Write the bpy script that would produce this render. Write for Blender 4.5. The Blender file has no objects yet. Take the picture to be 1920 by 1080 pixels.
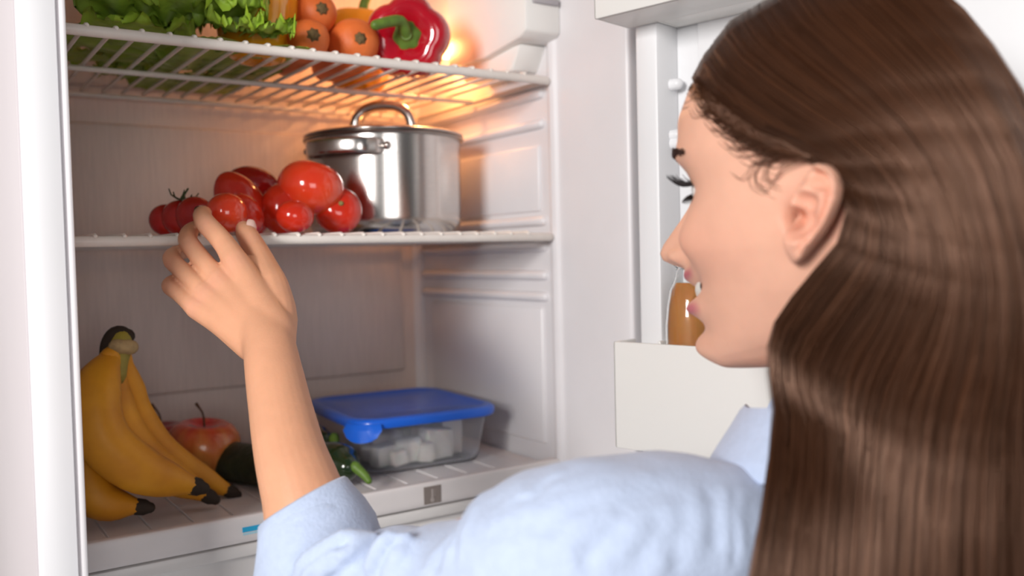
import bpy, bmesh, math, random
import numpy as np
from math import sin, cos, pi, radians, sqrt
from mathutils import Vector, Matrix
random.seed(7); RNG = np.random.default_rng(7)
SC = bpy.context.scene
COL = SC.collection

# ------------------------------------------------------------------ camera
FPX = 1703.0
CAM = np.array([0.0, 0.0, 1.5])
_yaw, _pit, _rol = radians(34), radians(-2.1), radians(1.35)
FW = np.array([sin(_yaw)*cos(_pit), cos(_yaw)*cos(_pit), sin(_pit)])
_r0 = np.array([cos(_yaw), -sin(_yaw), 0.0]); _u0 = np.cross(_r0, FW)
RT = _r0*cos(_rol) - _u0*sin(_rol); UP = _u0*cos(_rol) + _r0*sin(_rol)
cd = bpy.data.cameras.new('camera'); cam = bpy.data.objects.new('camera', cd); COL.objects.link(cam)
cam.matrix_world = Matrix(((RT[0], UP[0], -FW[0], CAM[0]), (RT[1], UP[1], -FW[1], CAM[1]),
                           (RT[2], UP[2], -FW[2], CAM[2]), (0, 0, 0, 1)))
cd.sensor_width = 36.0; cd.lens = 36.0*FPX/1920; cd.clip_start = 0.01
cd.dof.use_dof = True; cd.dof.focus_distance = 0.70; cd.dof.aperture_fstop = 4.0
SC.camera = cam
SC.view_settings.view_transform = 'Standard'
SC.view_settings.look = 'None'
SC.view_settings.gamma = 1.0
SC.view_settings.use_curve_mapping = False
SC.view_settings.exposure = 0.0

# surveying helpers: a sight line of the photograph met with a known depth or level of the place
def ray(px, py): return FW + RT*(px-960)/FPX - UP*(py-540)/FPX
def P(px, py, z): return CAM + ray(px, py)*z
def onY(px, py, y): d = ray(px, py); return CAM + d*(y/d[1])
def onX(px, py, x): d = ray(px, py); return CAM + d*(x/d[0])

# ------------------------------------------------------------------ world and lights
w = bpy.data.worlds.new('kitchen'); SC.world = w; w.use_nodes = True
w.node_tree.nodes['Background'].inputs[0].default_value = (0.95, 0.97, 1.0, 1)
w.node_tree.nodes['Background'].inputs[1].default_value = 0.12
def area(name, loc, target, size, power, color=(1, 1, 1)):
    l = bpy.data.lights.new(name, 'AREA'); l.shape = 'SQUARE'; l.size = size; l.energy = power; l.color = color
    o = bpy.data.objects.new(name, l); COL.objects.link(o); o.location = loc
    o.rotation_euler = (Vector(target)-Vector(loc)).to_track_quat('-Z', 'Y').to_euler(); return o
area('key_softbox', (-1.15, -0.25, 1.88), (0.40, 0.75, 1.48), 0.45, 33, (1.0, 0.97, 0.95))  # unseen softbox added as key from the left; no window there
area('room_softbox', (-0.30, -1.5, 1.60), (0.40, 0.6, 1.45), 0.8, 9, (1.0, 0.98, 0.97))

# ------------------------------------------------------------------ materials
MATS = {}
def mat(name, col, rough=0.5, metal=0.0, sss=0.0, sss_col=None, coat=0.0, trans=0.0, ior=1.45, spec=0.5,
        var=0.0, vscale=20.0, col2=None, bump=0.0, bscale=100.0, attr=None, emit=None, emit_s=0.0, stretch=None, sheen=0.0, tint=None):
    m = bpy.data.materials.new(name); m.use_nodes = True; nt = m.node_tree; N = nt.nodes; L = nt.links
    b = N['Principled BSDF']
    b.inputs['Base Color'].default_value = (*col, 1); b.inputs['Roughness'].default_value = rough
    b.inputs['Metallic'].default_value = metal; b.inputs['IOR'].default_value = ior
    b.inputs['Specular IOR Level'].default_value = spec
    b.inputs['Coat Weight'].default_value = coat; b.inputs['Coat Roughness'].default_value = 0.08
    b.inputs['Transmission Weight'].default_value = trans
    b.inputs['Sheen Weight'].default_value = sheen
    if tint: b.inputs['Specular Tint'].default_value = (*tint, 1)
    if sss > 0:
        b.inputs['Subsurface Weight'].default_value = sss
        b.inputs['Subsurface Radius'].default_value = (sss_col or (1.0, 0.35, 0.2)); b.inputs['Subsurface Scale'].default_value = 0.0025
    if emit:
        b.inputs['Emission Color'].default_value = (*emit, 1); b.inputs['Emission Strength'].default_value = emit_s
    tc = N.new('ShaderNodeTexCoord'); src = tc.outputs['Object']
    if stretch:
        mp = N.new('ShaderNodeMapping'); mp.inputs['Scale'].default_value = stretch; L.new(src, mp.inputs['Vector']); src = mp.outputs['Vector']
    base = None
    if attr:
        a = N.new('ShaderNodeAttribute'); a.attribute_name = attr; base = a.outputs['Color']
    if var > 0 or col2:
        n = N.new('ShaderNodeTexNoise'); n.inputs['Scale'].default_value = vscale; n.inputs['Detail'].default_value = 5; L.new(src, n.inputs['Vector'])
        r = N.new('ShaderNodeValToRGB'); L.new(n.outputs['Fac'], r.inputs['Fac'])
        c2 = col2 or tuple(min(1, c*(1-var)) for c in col)
        r.color_ramp.elements[0].position = 0.35; r.color_ramp.elements[0].color = (*c2, 1)
        r.color_ramp.elements[1].position = 0.68; r.color_ramp.elements[1].color = (*col, 1)
        if base is not None:
            mx = N.new('ShaderNodeMix'); mx.data_type = 'RGBA'; mx.blend_type = 'MULTIPLY'; mx.inputs[0].default_value = 1.0
            L.new(base, mx.inputs[6]); L.new(r.outputs['Color'], mx.inputs[7]); base = mx.outputs[2]
        else: base = r.outputs['Color']
    if base is not None: L.new(base, b.inputs['Base Color'])
    if bump > 0:
        n2 = N.new('ShaderNodeTexNoise'); n2.inputs['Scale'].default_value = bscale; n2.inputs['Detail'].default_value = 4; L.new(src, n2.inputs['Vector'])
        bp = N.new('ShaderNodeBump'); bp.inputs['Strength'].default_value = bump; bp.inputs['Distance'].default_value = 0.002
        L.new(n2.outputs['Fac'], bp.inputs['Height']); L.new(bp.outputs['Normal'], b.inputs['Normal'])
    MATS[name] = m; return m
mat('enamel', (0.86, 0.86, 0.88), 0.32, var=0.03, vscale=6)
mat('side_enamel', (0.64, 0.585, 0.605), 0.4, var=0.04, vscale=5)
mat('liner', (0.78, 0.76, 0.775), 0.36, var=0.05, vscale=9)
mat('back_liner', (0.77, 0.655, 0.60), 0.5, var=0.08, vscale=40, bump=0.25, bscale=25, stretch=(8, 1, 0.6))
mat('door_white', (0.84, 0.845, 0.86), 0.34, var=0.03, vscale=8)
mat('rack_white', (0.84, 0.83, 0.80), 0.33)
mat('gasket', (0.52, 0.55, 0.60), 0.45)
mat('groove_grey', (0.42, 0.40, 0.42), 0.6)
mat('wire', (0.84, 0.78, 0.72), 0.35, var=0.06, vscale=60)
mat('tray', (0.80, 0.76, 0.75), 0.35, var=0.04, vscale=30)
mat('drawer', (0.80, 0.78, 0.76), 0.35)
mat('sticker_blue', (0.03, 0.42, 0.72), 0.4)
mat('sticker_pale', (0.45, 0.72, 0.82), 0.4)
mat('sticker_grey', (0.25, 0.21, 0.19), 0.5)
mat('sticker_print', (0.42, 0.37, 0.35), 0.5)
mat('bulb', (1, 0.7, 0.4), 0.4, emit=(1.0, 0.42, 0.10), emit_s=22)
mat('steel', (0.62, 0.58, 0.55), 0.20, metal=1.0, var=0.08, vscale=120, stretch=(1, 1, 8))
mat('steel_dark', (0.36, 0.33, 0.31), 0.32, metal=1.0)
mat('tomato', (0.78, 0.035, 0.012), 0.16, coat=0.5, sss=0.15, var=0.25, vscale=25)
mat('tomato_orange', (0.85, 0.085, 0.025), 0.15, coat=0.6, sss=0.2, col2=(0.80, 0.045, 0.015), vscale=18)
mat('tomato_shaded', (0.50, 0.012, 0.010), 0.2, coat=0.5, sss=0.1, var=0.3, vscale=22)  # darker copy of tomato red, with the left jamb's shadow put into the colour
mat('calyx', (0.05, 0.07, 0.02), 0.7, var=0.4, vscale=90)
mat('scar', (0.36, 0.30, 0.10), 0.7, var=0.4, vscale=300)
mat('pepper_red', (0.50, 0.004, 0.018), 0.12, coat=0.8, var=0.25, vscale=16)
mat('pepper_yellow', (0.90, 0.42, 0.015), 0.16, coat=0.6, sss=0.15, col2=(0.86, 0.30, 0.01), vscale=12)
mat('pepper_green', (0.014, 0.034, 0.010), 0.16, coat=0.5, var=0.4, vscale=20)
mat('pepper_stem', (0.13, 0.24, 0.03), 0.5, var=0.35, vscale=120)
mat('carrot', (0.82, 0.20, 0.045), 0.5, col2=(0.72, 0.15, 0.03), vscale=45, bump=0.5, bscale=90, stretch=(1, 1, 1))
_r = [n for n in MATS['carrot'].node_tree.nodes if n.type == 'VALTORGB'][0].color_ramp; _e = _r.elements.new(0.76); _e.color = (0.86, 0.42, 0.22, 1)
mat('carrot_scar', (0.20, 0.13, 0.05), 0.8, var=0.6, vscale=260, bump=0.8, bscale=300)
mat('lettuce', (0.9, 1.0, 0.8), 0.45, attr='Col', sss=0.08, var=0.25, vscale=60, bump=0.5, bscale=110)
mat('banana', (0.80, 0.35, 0.016), 0.5, col2=(0.62, 0.24, 0.012), vscale=22, bump=0.1, bscale=60)
mat('banana_tip', (0.035, 0.022, 0.014), 0.8, bump=0.5)
mat('banana_stem', (0.42, 0.33, 0.04), 0.55, col2=(0.28, 0.22, 0.04), vscale=40)
mat('banana_cut', (0.52, 0.36, 0.17), 0.8, var=0.4, vscale=120)
mat('apple', (1.0, 1.0, 1.0), 0.25, coat=0.4, attr='Col', col2=(0.86, 0.74, 0.66), var=0.1, vscale=30, stretch=(4, 4, 1))
mat('apple_red', (0.42, 0.012, 0.016), 0.28, coat=0.4, var=0.3, vscale=30)
mat('apple_stem', (0.10, 0.045, 0.02), 0.8)
mat('cucumber', (0.045, 0.055, 0.022), 0.4, col2=(0.02, 0.028, 0.012), vscale=60, bump=0.6, bscale=150)
mat('lid_blue', (0.012, 0.13, 0.70), 0.28, coat=0.2)
mat('clear_plastic', (0.92, 0.94, 0.97), 0.14, trans=0.92, ior=1.12)
mat('cheese', (0.86, 0.79, 0.70), 0.6, sss=0.2, var=0.1, vscale=60, bump=0.5, bscale=90)
mat('glass', (0.97, 0.98, 0.98), 0.03, trans=1.0, ior=1.3)
mat('juice', (0.62, 0.27, 0.08), 0.18, coat=0.6, sss=0.3, col2=(0.55, 0.22, 0.06), vscale=18)
mat('skin', (1.0, 1.0, 1.0), 0.46, attr='Col', sss=0.22, var=0.05, vscale=70, bump=0.10, bscale=420, spec=0.4)
mat('nail', (0.86, 0.58, 0.50), 0.18, coat=0.7)
mat('lip', (0.62, 0.20, 0.20), 0.3)
mat('eye_white', (0.85, 0.83, 0.81), 0.12)
mat('iris', (0.12, 0.06, 0.03), 0.1)
mat('tooth', (0.86, 0.83, 0.76), 0.2)
mat('lash', (0.012, 0.011, 0.014), 0.5)
mat('brow', (0.055, 0.022, 0.016), 0.6)
mat('hair', (1, 1, 1), 0.33, attr='Col', spec=1.0, var=0.12, vscale=40, tint=(1.0, 0.62, 0.45))
mat('hair_under', (0.030, 0.012, 0.007), 0.6)
mat('cotton', (0.53, 0.62, 0.81), 0.85, var=0.06, vscale=160, bump=0.3, bscale=420, sheen=0.2)
mat('denim', (0.05, 0.08, 0.16), 0.9, var=0.3, vscale=200)
mat('leather', (0.6, 0.58, 0.55), 0.5)
mat('wall_paint', (0.80, 0.79, 0.78), 0.8, var=0.03, vscale=5)
mat('floor_tile', (0.55, 0.50, 0.46), 0.4, var=0.15, vscale=4)

# ------------------------------------------------------------------ mesh helpers
class MB:
    def __init__(s): s.v = []; s.f = []; s.n = 0
    def add(s, v, f):
        v = np.asarray(v, float).reshape(-1, 3); s.v.append(v)
        s.f.extend([tuple(int(i)+s.n for i in q) for q in f]); s.n += len(v); return s
    def verts(s): return np.concatenate(s.v) if s.v else np.zeros((0, 3))
    def box(s, x0, x1, y0, y1, z0, z1, bev=0.0, seg=2):
        return s.add(*bevbox(x0, x1, y0, y1, z0, z1, bev, seg))
    def build(s, name, m, parent=None, smooth=40, col=None):
        return make(name, s.verts(), s.f, m, parent, smooth, col)
def origin(o):
    return np.array(o.matrix_world.translation) if o.parent is None else origin(o.parent)+np.array(o.location)
def make(name, v, f, m, parent=None, smooth=40, col=None):
    v = np.asarray(v, float)
    if parent is not None:
        base = origin_of(parent); off = base
        loc = (0, 0, 0)
    else:
        c = (v.min(0)+v.max(0))/2; off = np.array([c[0], c[1], v[:, 2].min()]); loc = tuple(off)
    me = bpy.data.meshes.new(name)
    me.from_pydata((v-off).tolist(), [], f); me.update()
    if smooth:
        me.polygons.foreach_set('use_smooth', [True]*len(me.polygons))
        if smooth < 180: me.set_sharp_from_angle(angle=radians(smooth))
    if col is not None:
        a = me.color_attributes.new('Col', 'FLOAT_COLOR', 'POINT')
        c4 = np.ones((len(v), 4)); c4[:, :3] = col; a.data.foreach_set('color', c4.ravel())
    if m: me.materials.append(MATS[m] if isinstance(m, str) else m)
    o = bpy.data.objects.new(name, me); COL.objects.link(o); o.location = loc
    ORG[o] = off if parent is None else off
    if parent is not None: o.parent = parent
    return o
ORG = {}
def origin_of(o): return np.array(ORG[o])
def empty(name, loc):
    o = bpy.data.objects.new(name, None); COL.objects.link(o); o.location = loc; o.empty_display_size = 0.05; ORG[o] = np.array(loc, float); return o
def tag(o, label, cat, group=None):
    o['label'] = label; o['category'] = cat
    if group: o['group'] = group
    return o
def thing(name, loc, label, cat, group=None): return tag(empty(name, loc), label, cat, group)
def bevbox(x0, x1, y0, y1, z0, z1, bev=0.0, seg=2):
    bm = bmesh.new(); bmesh.ops.create_cube(bm, size=1.0)
    for q in bm.verts: q.co = Vector(((x0+x1)/2+q.co.x*(x1-x0), (y0+y1)/2+q.co.y*(y1-y0), (z0+z1)/2+q.co.z*(z1-z0)))
    if bev > 0: bmesh.ops.bevel(bm, geom=bm.edges[:], offset=bev, segments=seg, profile=0.5, affect='EDGES')
    bm.verts.index_update()
    v = [tuple(q.co) for q in bm.verts]; f = [[q.index for q in p.verts] for p in bm.faces]; bm.free(); return v, f
def nrm(a): a = np.asarray(a, float); return a/max(1e-12, np.linalg.norm(a))
def catmull(pts, n):
    p = np.asarray(pts, float); k = len(p); p2 = np.vstack([2*p[0]-p[1], p, 2*p[-1]-p[-2]])
    t = np.linspace(0, k-1, n); i = np.minimum(t.astype(int), k-2); u = (t-i)[:, None]
    a, b, c, d = p2[i], p2[i+1], p2[i+2], p2[i+3]
    return 0.5*((2*b)+(c-a)*u+(2*a-5*b+4*c-d)*u**2+(-a+3*b-3*c+d)*u**3)
def rings_mesh(rings, close=True, cap=True):
    k = len(rings); n = len(rings[0]); v = np.concatenate(rings); f = []
    for i in range(k-1):
        for j in range(n if close else n-1):
            a = i*n+j; b = i*n+(j+1) % n; f.append((a, b, b+n, a+n))
    if cap:
        f.append(tuple(range(n-1, -1, -1))); f.append(tuple(range((k-1)*n, k*n)))
    return v, f
def sweep(pts, ra, rb=None, n=12, up=None, cap='round', sup=2.0):
    """tube along pts; ra, rb radii (scalar or list) across and along the reference normal"""
    p = np.asarray(pts, float); k = len(p)
    ra = np.full(k, ra) if np.isscalar(ra) else np.asarray(ra, float)
    rb = ra if rb is None else (np.full(k, rb) if np.isscalar(rb) else np.asarray(rb, float))
    t = np.gradient(p, axis=0); t /= np.linalg.norm(t, axis=1)[:, None]+1e-12
    if cap == 'round':
        m = 3; q0 = []; q1 = []
        for a in np.linspace(pi/2, 0, m+1)[:-1]:
            q0.append((p[0]-t[0]*ra[0]*sin(a), max(0.06, cos(a)), 0)); q1.append((p[-1]+t[-1]*ra[-1]*sin(a), max(0.06, cos(a)), -1))
        pp = [q[0] for q in q0]+list(p)+[q[0] for q in q1[::-1]]
        aa = [ra[0]*q[1] for q in q0]+list(ra)+[ra[-1]*q[1] for q in q1[::-1]]
        bb = [rb[0]*q[1] for q in q0]+list(rb)+[rb[-1]*q[1] for q in q1[::-1]]
        tt = [t[0]]*m+list(t)+[t[-1]]*m
    else: pp, aa, bb, tt = list(p), list(ra), list(rb), list(t)
    u = nrm(up) if up is not None else nrm(np.cross(tt[0], [0.31, 0.17, 0.93]) if abs(tt[0][2]) < .9 else np.cross(tt[0], [1, 0.1, 0]))
    th = np.arange(n)*2*pi/n; cs = np.sign(np.cos(th))*np.abs(np.cos(th))**(2/sup); sn = np.sign(np.sin(th))*np.abs(np.sin(th))**(2/sup)
    rings = []
    for c, a, b, d in zip(pp, aa, bb, tt):
        if up is None: u = nrm(u-d*np.dot(u, d)); nn = u
        else: nn = nrm(np.array(up)-d*np.dot(up, d))
        s_ = np.cross(d, nn)
        rings.append(c+np.outer(cs*a, s_)+np.outer(sn*b, nn))
    return rings_mesh(rings)
def lathe(prof, n=40, mod=None):
    """profile (r, z) turned about z; mod(phi, t) scales the radius"""
    rings = []; th = np.arange(n)*2*pi/n; k = len(prof)
    for i, (r, z) in enumerate(prof):
        m = mod(th, i/(k-1)) if mod else np.ones(n)
        rings.append(np.stack([r*m*np.cos(th), r*m*np.sin(th), np.full(n, z)], 1))
    return rings_mesh(rings)
def frame_to(axis, xhint=(1, 0, 0)):
    z = nrm(axis); x = np.array(xhint, float); x = x-z*np.dot(x, z)
    if np.linalg.norm(x) < 1e-3: x = np.array([0, 1, 0.])-z*z[1]
    x = nrm(x); y = np.cross(z, x); return np.stack([x, y, z], 1)
def xf(v, Rm, c): return np.asarray(v, float) @ Rm.T + np.asarray(c)
def smooth_prof(pts, n): return [tuple(q) for q in catmull(np.array(pts, float), n)]

def xf_pair(vf, c): return np.asarray(vf[0])+np.asarray(c), vf[1]
# ------------------------------------------------------------------ the room
v, f = bevbox(-2.5, 3.0, -2.2, 1.30, -0.05, 0.0); o = make('floor', v, f, 'floor_tile', None, 0); o['kind'] = 'structure'
v, f = bevbox(-2.5, 3.0, 1.30, 1.40, 0.0, 2.7); o = make('wall_back', v, f, 'wall_paint', None, 0); o['kind'] = 'structure'
# ------------------------------------------------------------------ refrigerator
XL, XR, YF, YB, YS = 0.101, 0.600, 0.690, 1.115, 0.800
Z0, Z1 = 1.06, 1.90
fr = thing('refrigerator', (0.35, 0.94, 0.0), 'open white refrigerator full of fruit and vegetables behind the woman', 'refrigerator')
b = MB()
b.box(0.0715, 0.0965, YF, 1.20, 0.04, 1.97, 0.004)
b.box(0.614, 0.640, YF, 1.20, 0.04, 1.97, 0.004)
b.box(0.0715, 0.640, YF, 1.20, 1.905, 1.97, 0.004)
b.box(0.0715, 0.640, 1.125, 1.20, 0.04, 1.97, 0.004)
b.box(0.0715, 0.640, YF, 1.20, 0.04, 1.05, 0.004)
b.build('cabinet', 'enamel', fr)
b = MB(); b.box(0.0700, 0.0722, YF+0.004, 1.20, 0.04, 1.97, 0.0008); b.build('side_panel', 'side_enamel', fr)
for x in (0.10, 0.60):
    for y in (0.74, 1.15):
        m = MB(); m.add(*xf_pair(lathe([(0.018, 0), (0.02, 0.006), (0.02, 0.02), (0.012, 0.024), (0.012, 0.045)], 16), (x, y, 0))); m.build('foot', 'gasket', fr)
fz = MB(); fz.box(0.073, 0.638, YF-0.055, YF-0.004, 0.09, 1.045, 0.008, 3); fd = fz.build('freezer_door', 'enamel', fr)
h = MB(); h.add(*sweep([(0.12, YF-0.055, 0.92), (0.12, YF-0.085, 0.93), (0.12, YF-0.085, 1.0), (0.12, YF-0.055, 1.01)], 0.008, n=8)); h.build('handle', 'gasket', fd)
b = MB(); b.box(0.0962, 0.0985, YF+0.003, 0.80, 1.05, 1.905); b.build('gasket_groove', 'groove_grey', fr)
# liner: left wall with rounded lip, right wall with jamb, back, ceiling, floor
b = MB(); b.box(0.0982, XL+0.0006, YF-0.003, YB, Z0, Z1, 0.0014, 2); b.build('liner_wall', 'liner', fr)
jr = catmull([(0.6135, YF-0.003), (0.6095, YF-0.002), (0.6065, YF+0.006), (0.604, 0.73), (0.6022, 0.775), (0.6015, 0.793), (0.5985, 0.797), (0.5965, 0.803), (0.5985, 0.809), (0.600, 0.815), (0.600, 0.95), (0.600, 1.09), (0.597, 1.107), (0.588, 1.115)], 60)
rg = []
for z in (Z0, Z1):
    rg.append(np.array([(x, y, z) for x, y in jr]+[(0.63, 1.124, z), (0.63, YF+0.002, z)]))
b = MB(); b.add(*rings_mesh(rg)); lw = b.build('liner_wall', 'liner', fr, 50)
# shelf ridges and embossed panels on the right wall
def ridge(y0, y1, z, hgt=0.012, out=0.007):
    p = [(XR+0.001, y0, z), (XR, y0+0.012, z), (XR, (y0+y1)/2, z), (XR, y1, z)]
    m = MB(); m.add(*sweep(p, hgt/2, out, n=12, up=(-1, 0, 0))); return m.build('shelf_ridge', 'liner', fr, 60)
for z in (1.678, 1.645, 1.537, 1.508, 1.476, 1.452): ridge(0.822, 1.10, z)
for (y0, y1, z0, z1) in ((0.826, 1.08, 1.5475, 1.622), (0.826, 1.08, 1.285, 1.440), (0.826, 1.08, 1.77, 1.86)):
    m = MB(); m.box(XR-0.0035, XR+0.004, y0, y1, z0, z1, 0.003, 2); m.build('liner_panel', 'liner', fr, 60)
b = MB(); b.box(XL-0.002, XR+0.004, YB, YB+0.01, Z0, Z1); b.build('liner_back', 'back_liner', fr)
b = MB(); b.box(XL+0.01, 0.570, YB-0.006, YB+0.004, 1.345, 1.66, 0.005, 3); b.build('back_panel', 'back_liner', fr, 60)
b = MB(); b.box(XL+0.01, 0.570, YB-0.006, YB+0.004, 1.70, 1.86, 0.005, 3); b.build('back_panel', 'back_liner', fr, 60)
b = MB(); b.box(XL-0.002, XR+0.012, YF+0.002, YB+0.01, Z1, Z1+0.01); b.build('liner_ceiling', 'liner', fr)
b = MB(); b.box(XL-0.002, XR+0.012, YF+0.002, YB+0.01, Z0-0.01, Z0); b.build('liner_floor', 'liner', fr)
# lamp housing with dial slot, bulb behind it
b = MB()
hz = [np.array([(XR+.002, y, z) for y, z in q]+[(x, y, z) for y, z in q[::-1]]) for x, q in ()]
def prism(poly, x0, x1, bev=0.003):
    bm = bmesh.new(); a = [bm.verts.new((x0, y, z)) for y, z in poly]; c = [bm.verts.new((x1, y, z)) for y, z in poly]
    n = len(poly); bm.faces.new(a[::-1]); bm.faces.new(c)
    for i in range(n): bm.faces.new((a[i], a[(i+1) % n], c[(i+1) % n], c[i]))
    bmesh.ops.recalc_face_normals(bm, faces=bm.faces[:])
    bmesh.ops.bevel(bm, geom=bm.edges[:], offset=bev, segments=2, profile=0.5, affect='EDGES'); bm.verts.index_update()
    v = [tuple(q.co) for q in bm.verts]; f = [[q.index for q in p.verts] for p in bm.faces]; bm.free(); return v, f
b.add(*prism([(0.787, 1.736), (0.80, 1.730), (0.87, 1.722), (0.95, 1.726), (0.95, 1.86), (0.787, 1.86)], 0.556, XR+.002))
hs = b.build('lamp_housing', 'rack_white', fr)
b = MB(); b.add(*prism([(0.845, 1.700), (0.93, 1.704), (0.94, 1.728), (0.812, 1.728), (0.83, 1.702)], 0.566, XR+.002)); b.build('housing_base', 'rack_white', hs)
b = MB(); b.box(0.565, 0.598, 0.783, 0.790, 1.765, 1.772, 0.001); b.build('dial_slot', 'groove_grey', hs)
b = MB(); b.add(*xf_pair(lathe(smooth_prof([(0.001, 0), (0.008, 0.002), (0.011, 0.011), (0.009, 0.022), (0.0065, 0.03)], 12), 16), (0.575, 0.985, 1.745))); b.build('bulb', 'bulb', fr)
pl = bpy.data.lights.new('fridge_lamp', 'POINT'); pl.energy = 0.75; pl.color = (1.0, 0.44, 0.15); pl.shadow_soft_size = 0.012
po = bpy.data.objects.new('fridge_lamp', pl); COL.objects.link(po); po.location = np.array((0.558, 0.985, 1.752)) - ORG[fr]; po.parent = fr

# door, standing open on its right-hand hinge
TH = radians(13); DD = np.array([sin(TH), -cos(TH), 0]); DN = np.array([-cos(TH), -sin(TH), 0]); DO = np.array([0.6109, 0.6521, 0])
def D(s, h, z): return DO + DD*s + DN*h + np.array([0, 0, z])
def dbox(s0, s1, h0, h1, z0, z1, bev=0.003, seg=2):
    v, f = bevbox(s0, s1, h0, h1, z0, z1, bev, seg); v = np.array(v)
    w_ = DO + np.outer(v[:, 0], DD) + np.outer(v[:, 1], DN); w_[:, 2] = v[:, 2]; return w_, [q[::-1] for q in f]
b = MB(); b.add(*dbox(-0.012, 0.565, -0.055, 0.0, 1.055, 1.965, 0.008, 3)); door = b.build('door', 'door_white', fr)
b = MB()
for s0, s1, z0, z1 in ((-0.010, 0.003, 1.06, 1.955), (0.548, 0.561, 1.06, 1.955), (-0.010, 0.561, 1.06, 1.073), (-0.010, 0.561, 1.942, 1.955)):
    b.add(*dbox(s0, s1, -0.001, 0.011, z0, z1, 0.003))
b.build('door_gasket', 'gasket', door)
for s0, s1, z0, z1 in ((0.002, 0.027, 1.08, 1.935), (0.522, 0.547, 1.08, 1.935)):
    b = MB(); b.add(*dbox(s0, s1, -0.002, 0.035, z0, z1, 0.004)); b.build('door_rib', 'door_white', door)
for z0, z1 in ((1.08, 1.10), (1.915, 1.935)):
    b = MB(); b.add(*dbox(0.020, 0.53, -0.002, 0.030, z0, z1, 0.004)); b.build('door_rib', 'door_white', door)
b = MB(); b.add(*dbox(0.050, 0.500, -0.002, 0.004, 1.12, 1.90, 0.003)); b.build('door_panel', 'door_white', door)
for z in (1.655, 1.608, 1.60, 1.50):
    for s, d in ((0.0275, 1), (0.5215, -1)):
        c = D(s, 0.012, z); m = MB(); m.add(*sweep([c-DD*d*0.002, c+DD*d*0.006], 0.0055, n=10)); m.build('rack_peg', 'door_white', door)
def rack(z0, z1, dep, lip):
    m = MB(); t = 0.0035
    s0, s1 = -0.004, 0.553
    m.add(*dbox(s0, s1, dep-t, dep, z0, z1, 0.0015))                  # front wall
    m.add(*dbox(s0+t, s1-t, 0.0365, dep-t, z0, z0+t, 0.0008))       # bottom
    m.add(*dbox(0.033, 0.516, 0.0085, 0.0365, z0, z0+t, 0.0008))
    for a, c in ((s0, s0+t), (s1-t, s1)): m.add(*dbox(a, c, 0.0365, dep, z0, z1-lip, 0.0015))
    for a, c in ((0.0285, 0.0285+t), (0.5205-t, 0.5205)): m.add(*dbox(a, c, 0.006, 0.045, z0, z1-lip, 0.0015))
    m.add(*dbox(0.029, 0.520, 0.0045, 0.008, z0, z1-0.02, 0.0015))
    return m.build('door_rack', 'rack_white', door)
rack(1.3195, 1.4180, 0.069, 0.0)
rack(1.7085, 1.800, 0.088, 0.03)
rack(1.125, 1.22, 0.069, 0.0)

# ------------------------------------------------------------------ wire shelves
def wire_shelf(zc, label):
    t = thing('wire_shelf', (0.35, 0.95, zc), label, 'shelf', 'white wire shelves in the refrigerator')
    m = MB(); m.add(*sweep([(0.104, YS, zc), (0.2, YS, zc), (0.35, YS, zc), (0.5, YS, zc), (0.588, YS, zc), (0.5935, YS+0.003, zc)], 0.0046, n=12)); m.build('front_rail', 'wire', t, 180)
    for x in (0.1065, 0.5935):
        m = MB(); m.add(*sweep([(x, YS+0.004, zc), (x, 0.95, zc), (x, 1.10, zc)], 0.003, n=8)); m.build('side_bar', 'wire', t, 180)
    for y in (0.955, 1.10):
        m = MB(); m.add(*sweep([(0.1065, y, zc), (0.35, y, zc), (0.5935, y, zc)], 0.003, n=8)); m.build('cross_bar', 'wire', t, 180)
    r0 = None
    for i in range(22):
        x = 0.1330-0.0214+i*0.0214 + 0.0004*((i*7) % 5-2)
        if r0 is None:
            m = MB(); z = zc+0.0052
            m.add(*sweep([(x, YS-0.0028, z-0.0012), (x, YS+0.001, z), (x, 0.9, z), (x, 1.0, z), (x, 1.101, z)], 0.0019, n=6)); r0 = m.build('rod', 'wire', t, 180); x0 = x
        else:
            c = r0.copy(); COL.objects.link(c); c.parent = t; c.location = (x-x0, 0, 0)
    return t
ZT, ZM = 1.6880, 1.5185
wire_shelf(ZT, 'upper white wire shelf holding lettuce, carrots and peppers')
wire_shelf(ZM, 'middle white wire shelf holding tomatoes and the steel pot')
TT, TM, TB = ZT+0.0071, ZM+0.0071, 1.2675

# ------------------------------------------------------------------ tray over the crisper drawer
tr = thing('drawer_cover_shelf', (0.35, 0.95, 1.25), 'flat white plastic shelf with ribbed top and stickers on its front edge', 'shelf')
b = MB(); b.box(XL+0.004, 0.5955, YS+0.006, 1.108, 1.2500, 1.2655, 0.001); b.build('panel', 'tray', tr)
b = MB()
fp = catmull([(YS+0.012, 1.2725), (YS+0.004, 1.2732), (YS, 1.2715), (YS-0.0005, 1.262), (YS+0.0005, 1.2495), (YS+0.012, 1.2495)], 22)
b.add(*rings_mesh([np.array([(x, y, z) for y, z in fp]) for x in (XL+0.003, 0.5965)])); b.build('front_trim', 'tray', tr)
s0 = None
for i in range(14):
    x = 0.1384-0.0357+0.0012+i*0.0357
    x1 = min(x+0.0345, 0.5955)
    if x1-x < 0.03: continue
    if s0 is None:
        m = MB(); m.box(x, x+0.0337, YS+0.014, 1.105, 1.2645, 1.2672, 0.0007, 1); s0 = m.build('slat', 'tray', tr); sx = x
    else:
        c = s0.copy(); COL.objects.link(c); c.parent = tr; c.location = (x-sx, 0, 0)
def quad_plate(name, pts, m, parent, y0, y1):
    k = len(pts); mb = MB(); v = [(x, y0, z) for x, z in pts]+[(x, y1, z) for x, z in pts]
    mb.add(v, [tuple(range(k)), tuple(range(2*k-1, k-1, -1))]+[(i, i+k, (i+1) % k+k, (i+1) % k) for i in range(k)]); return mb.build(name, m, parent, 0)
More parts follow.
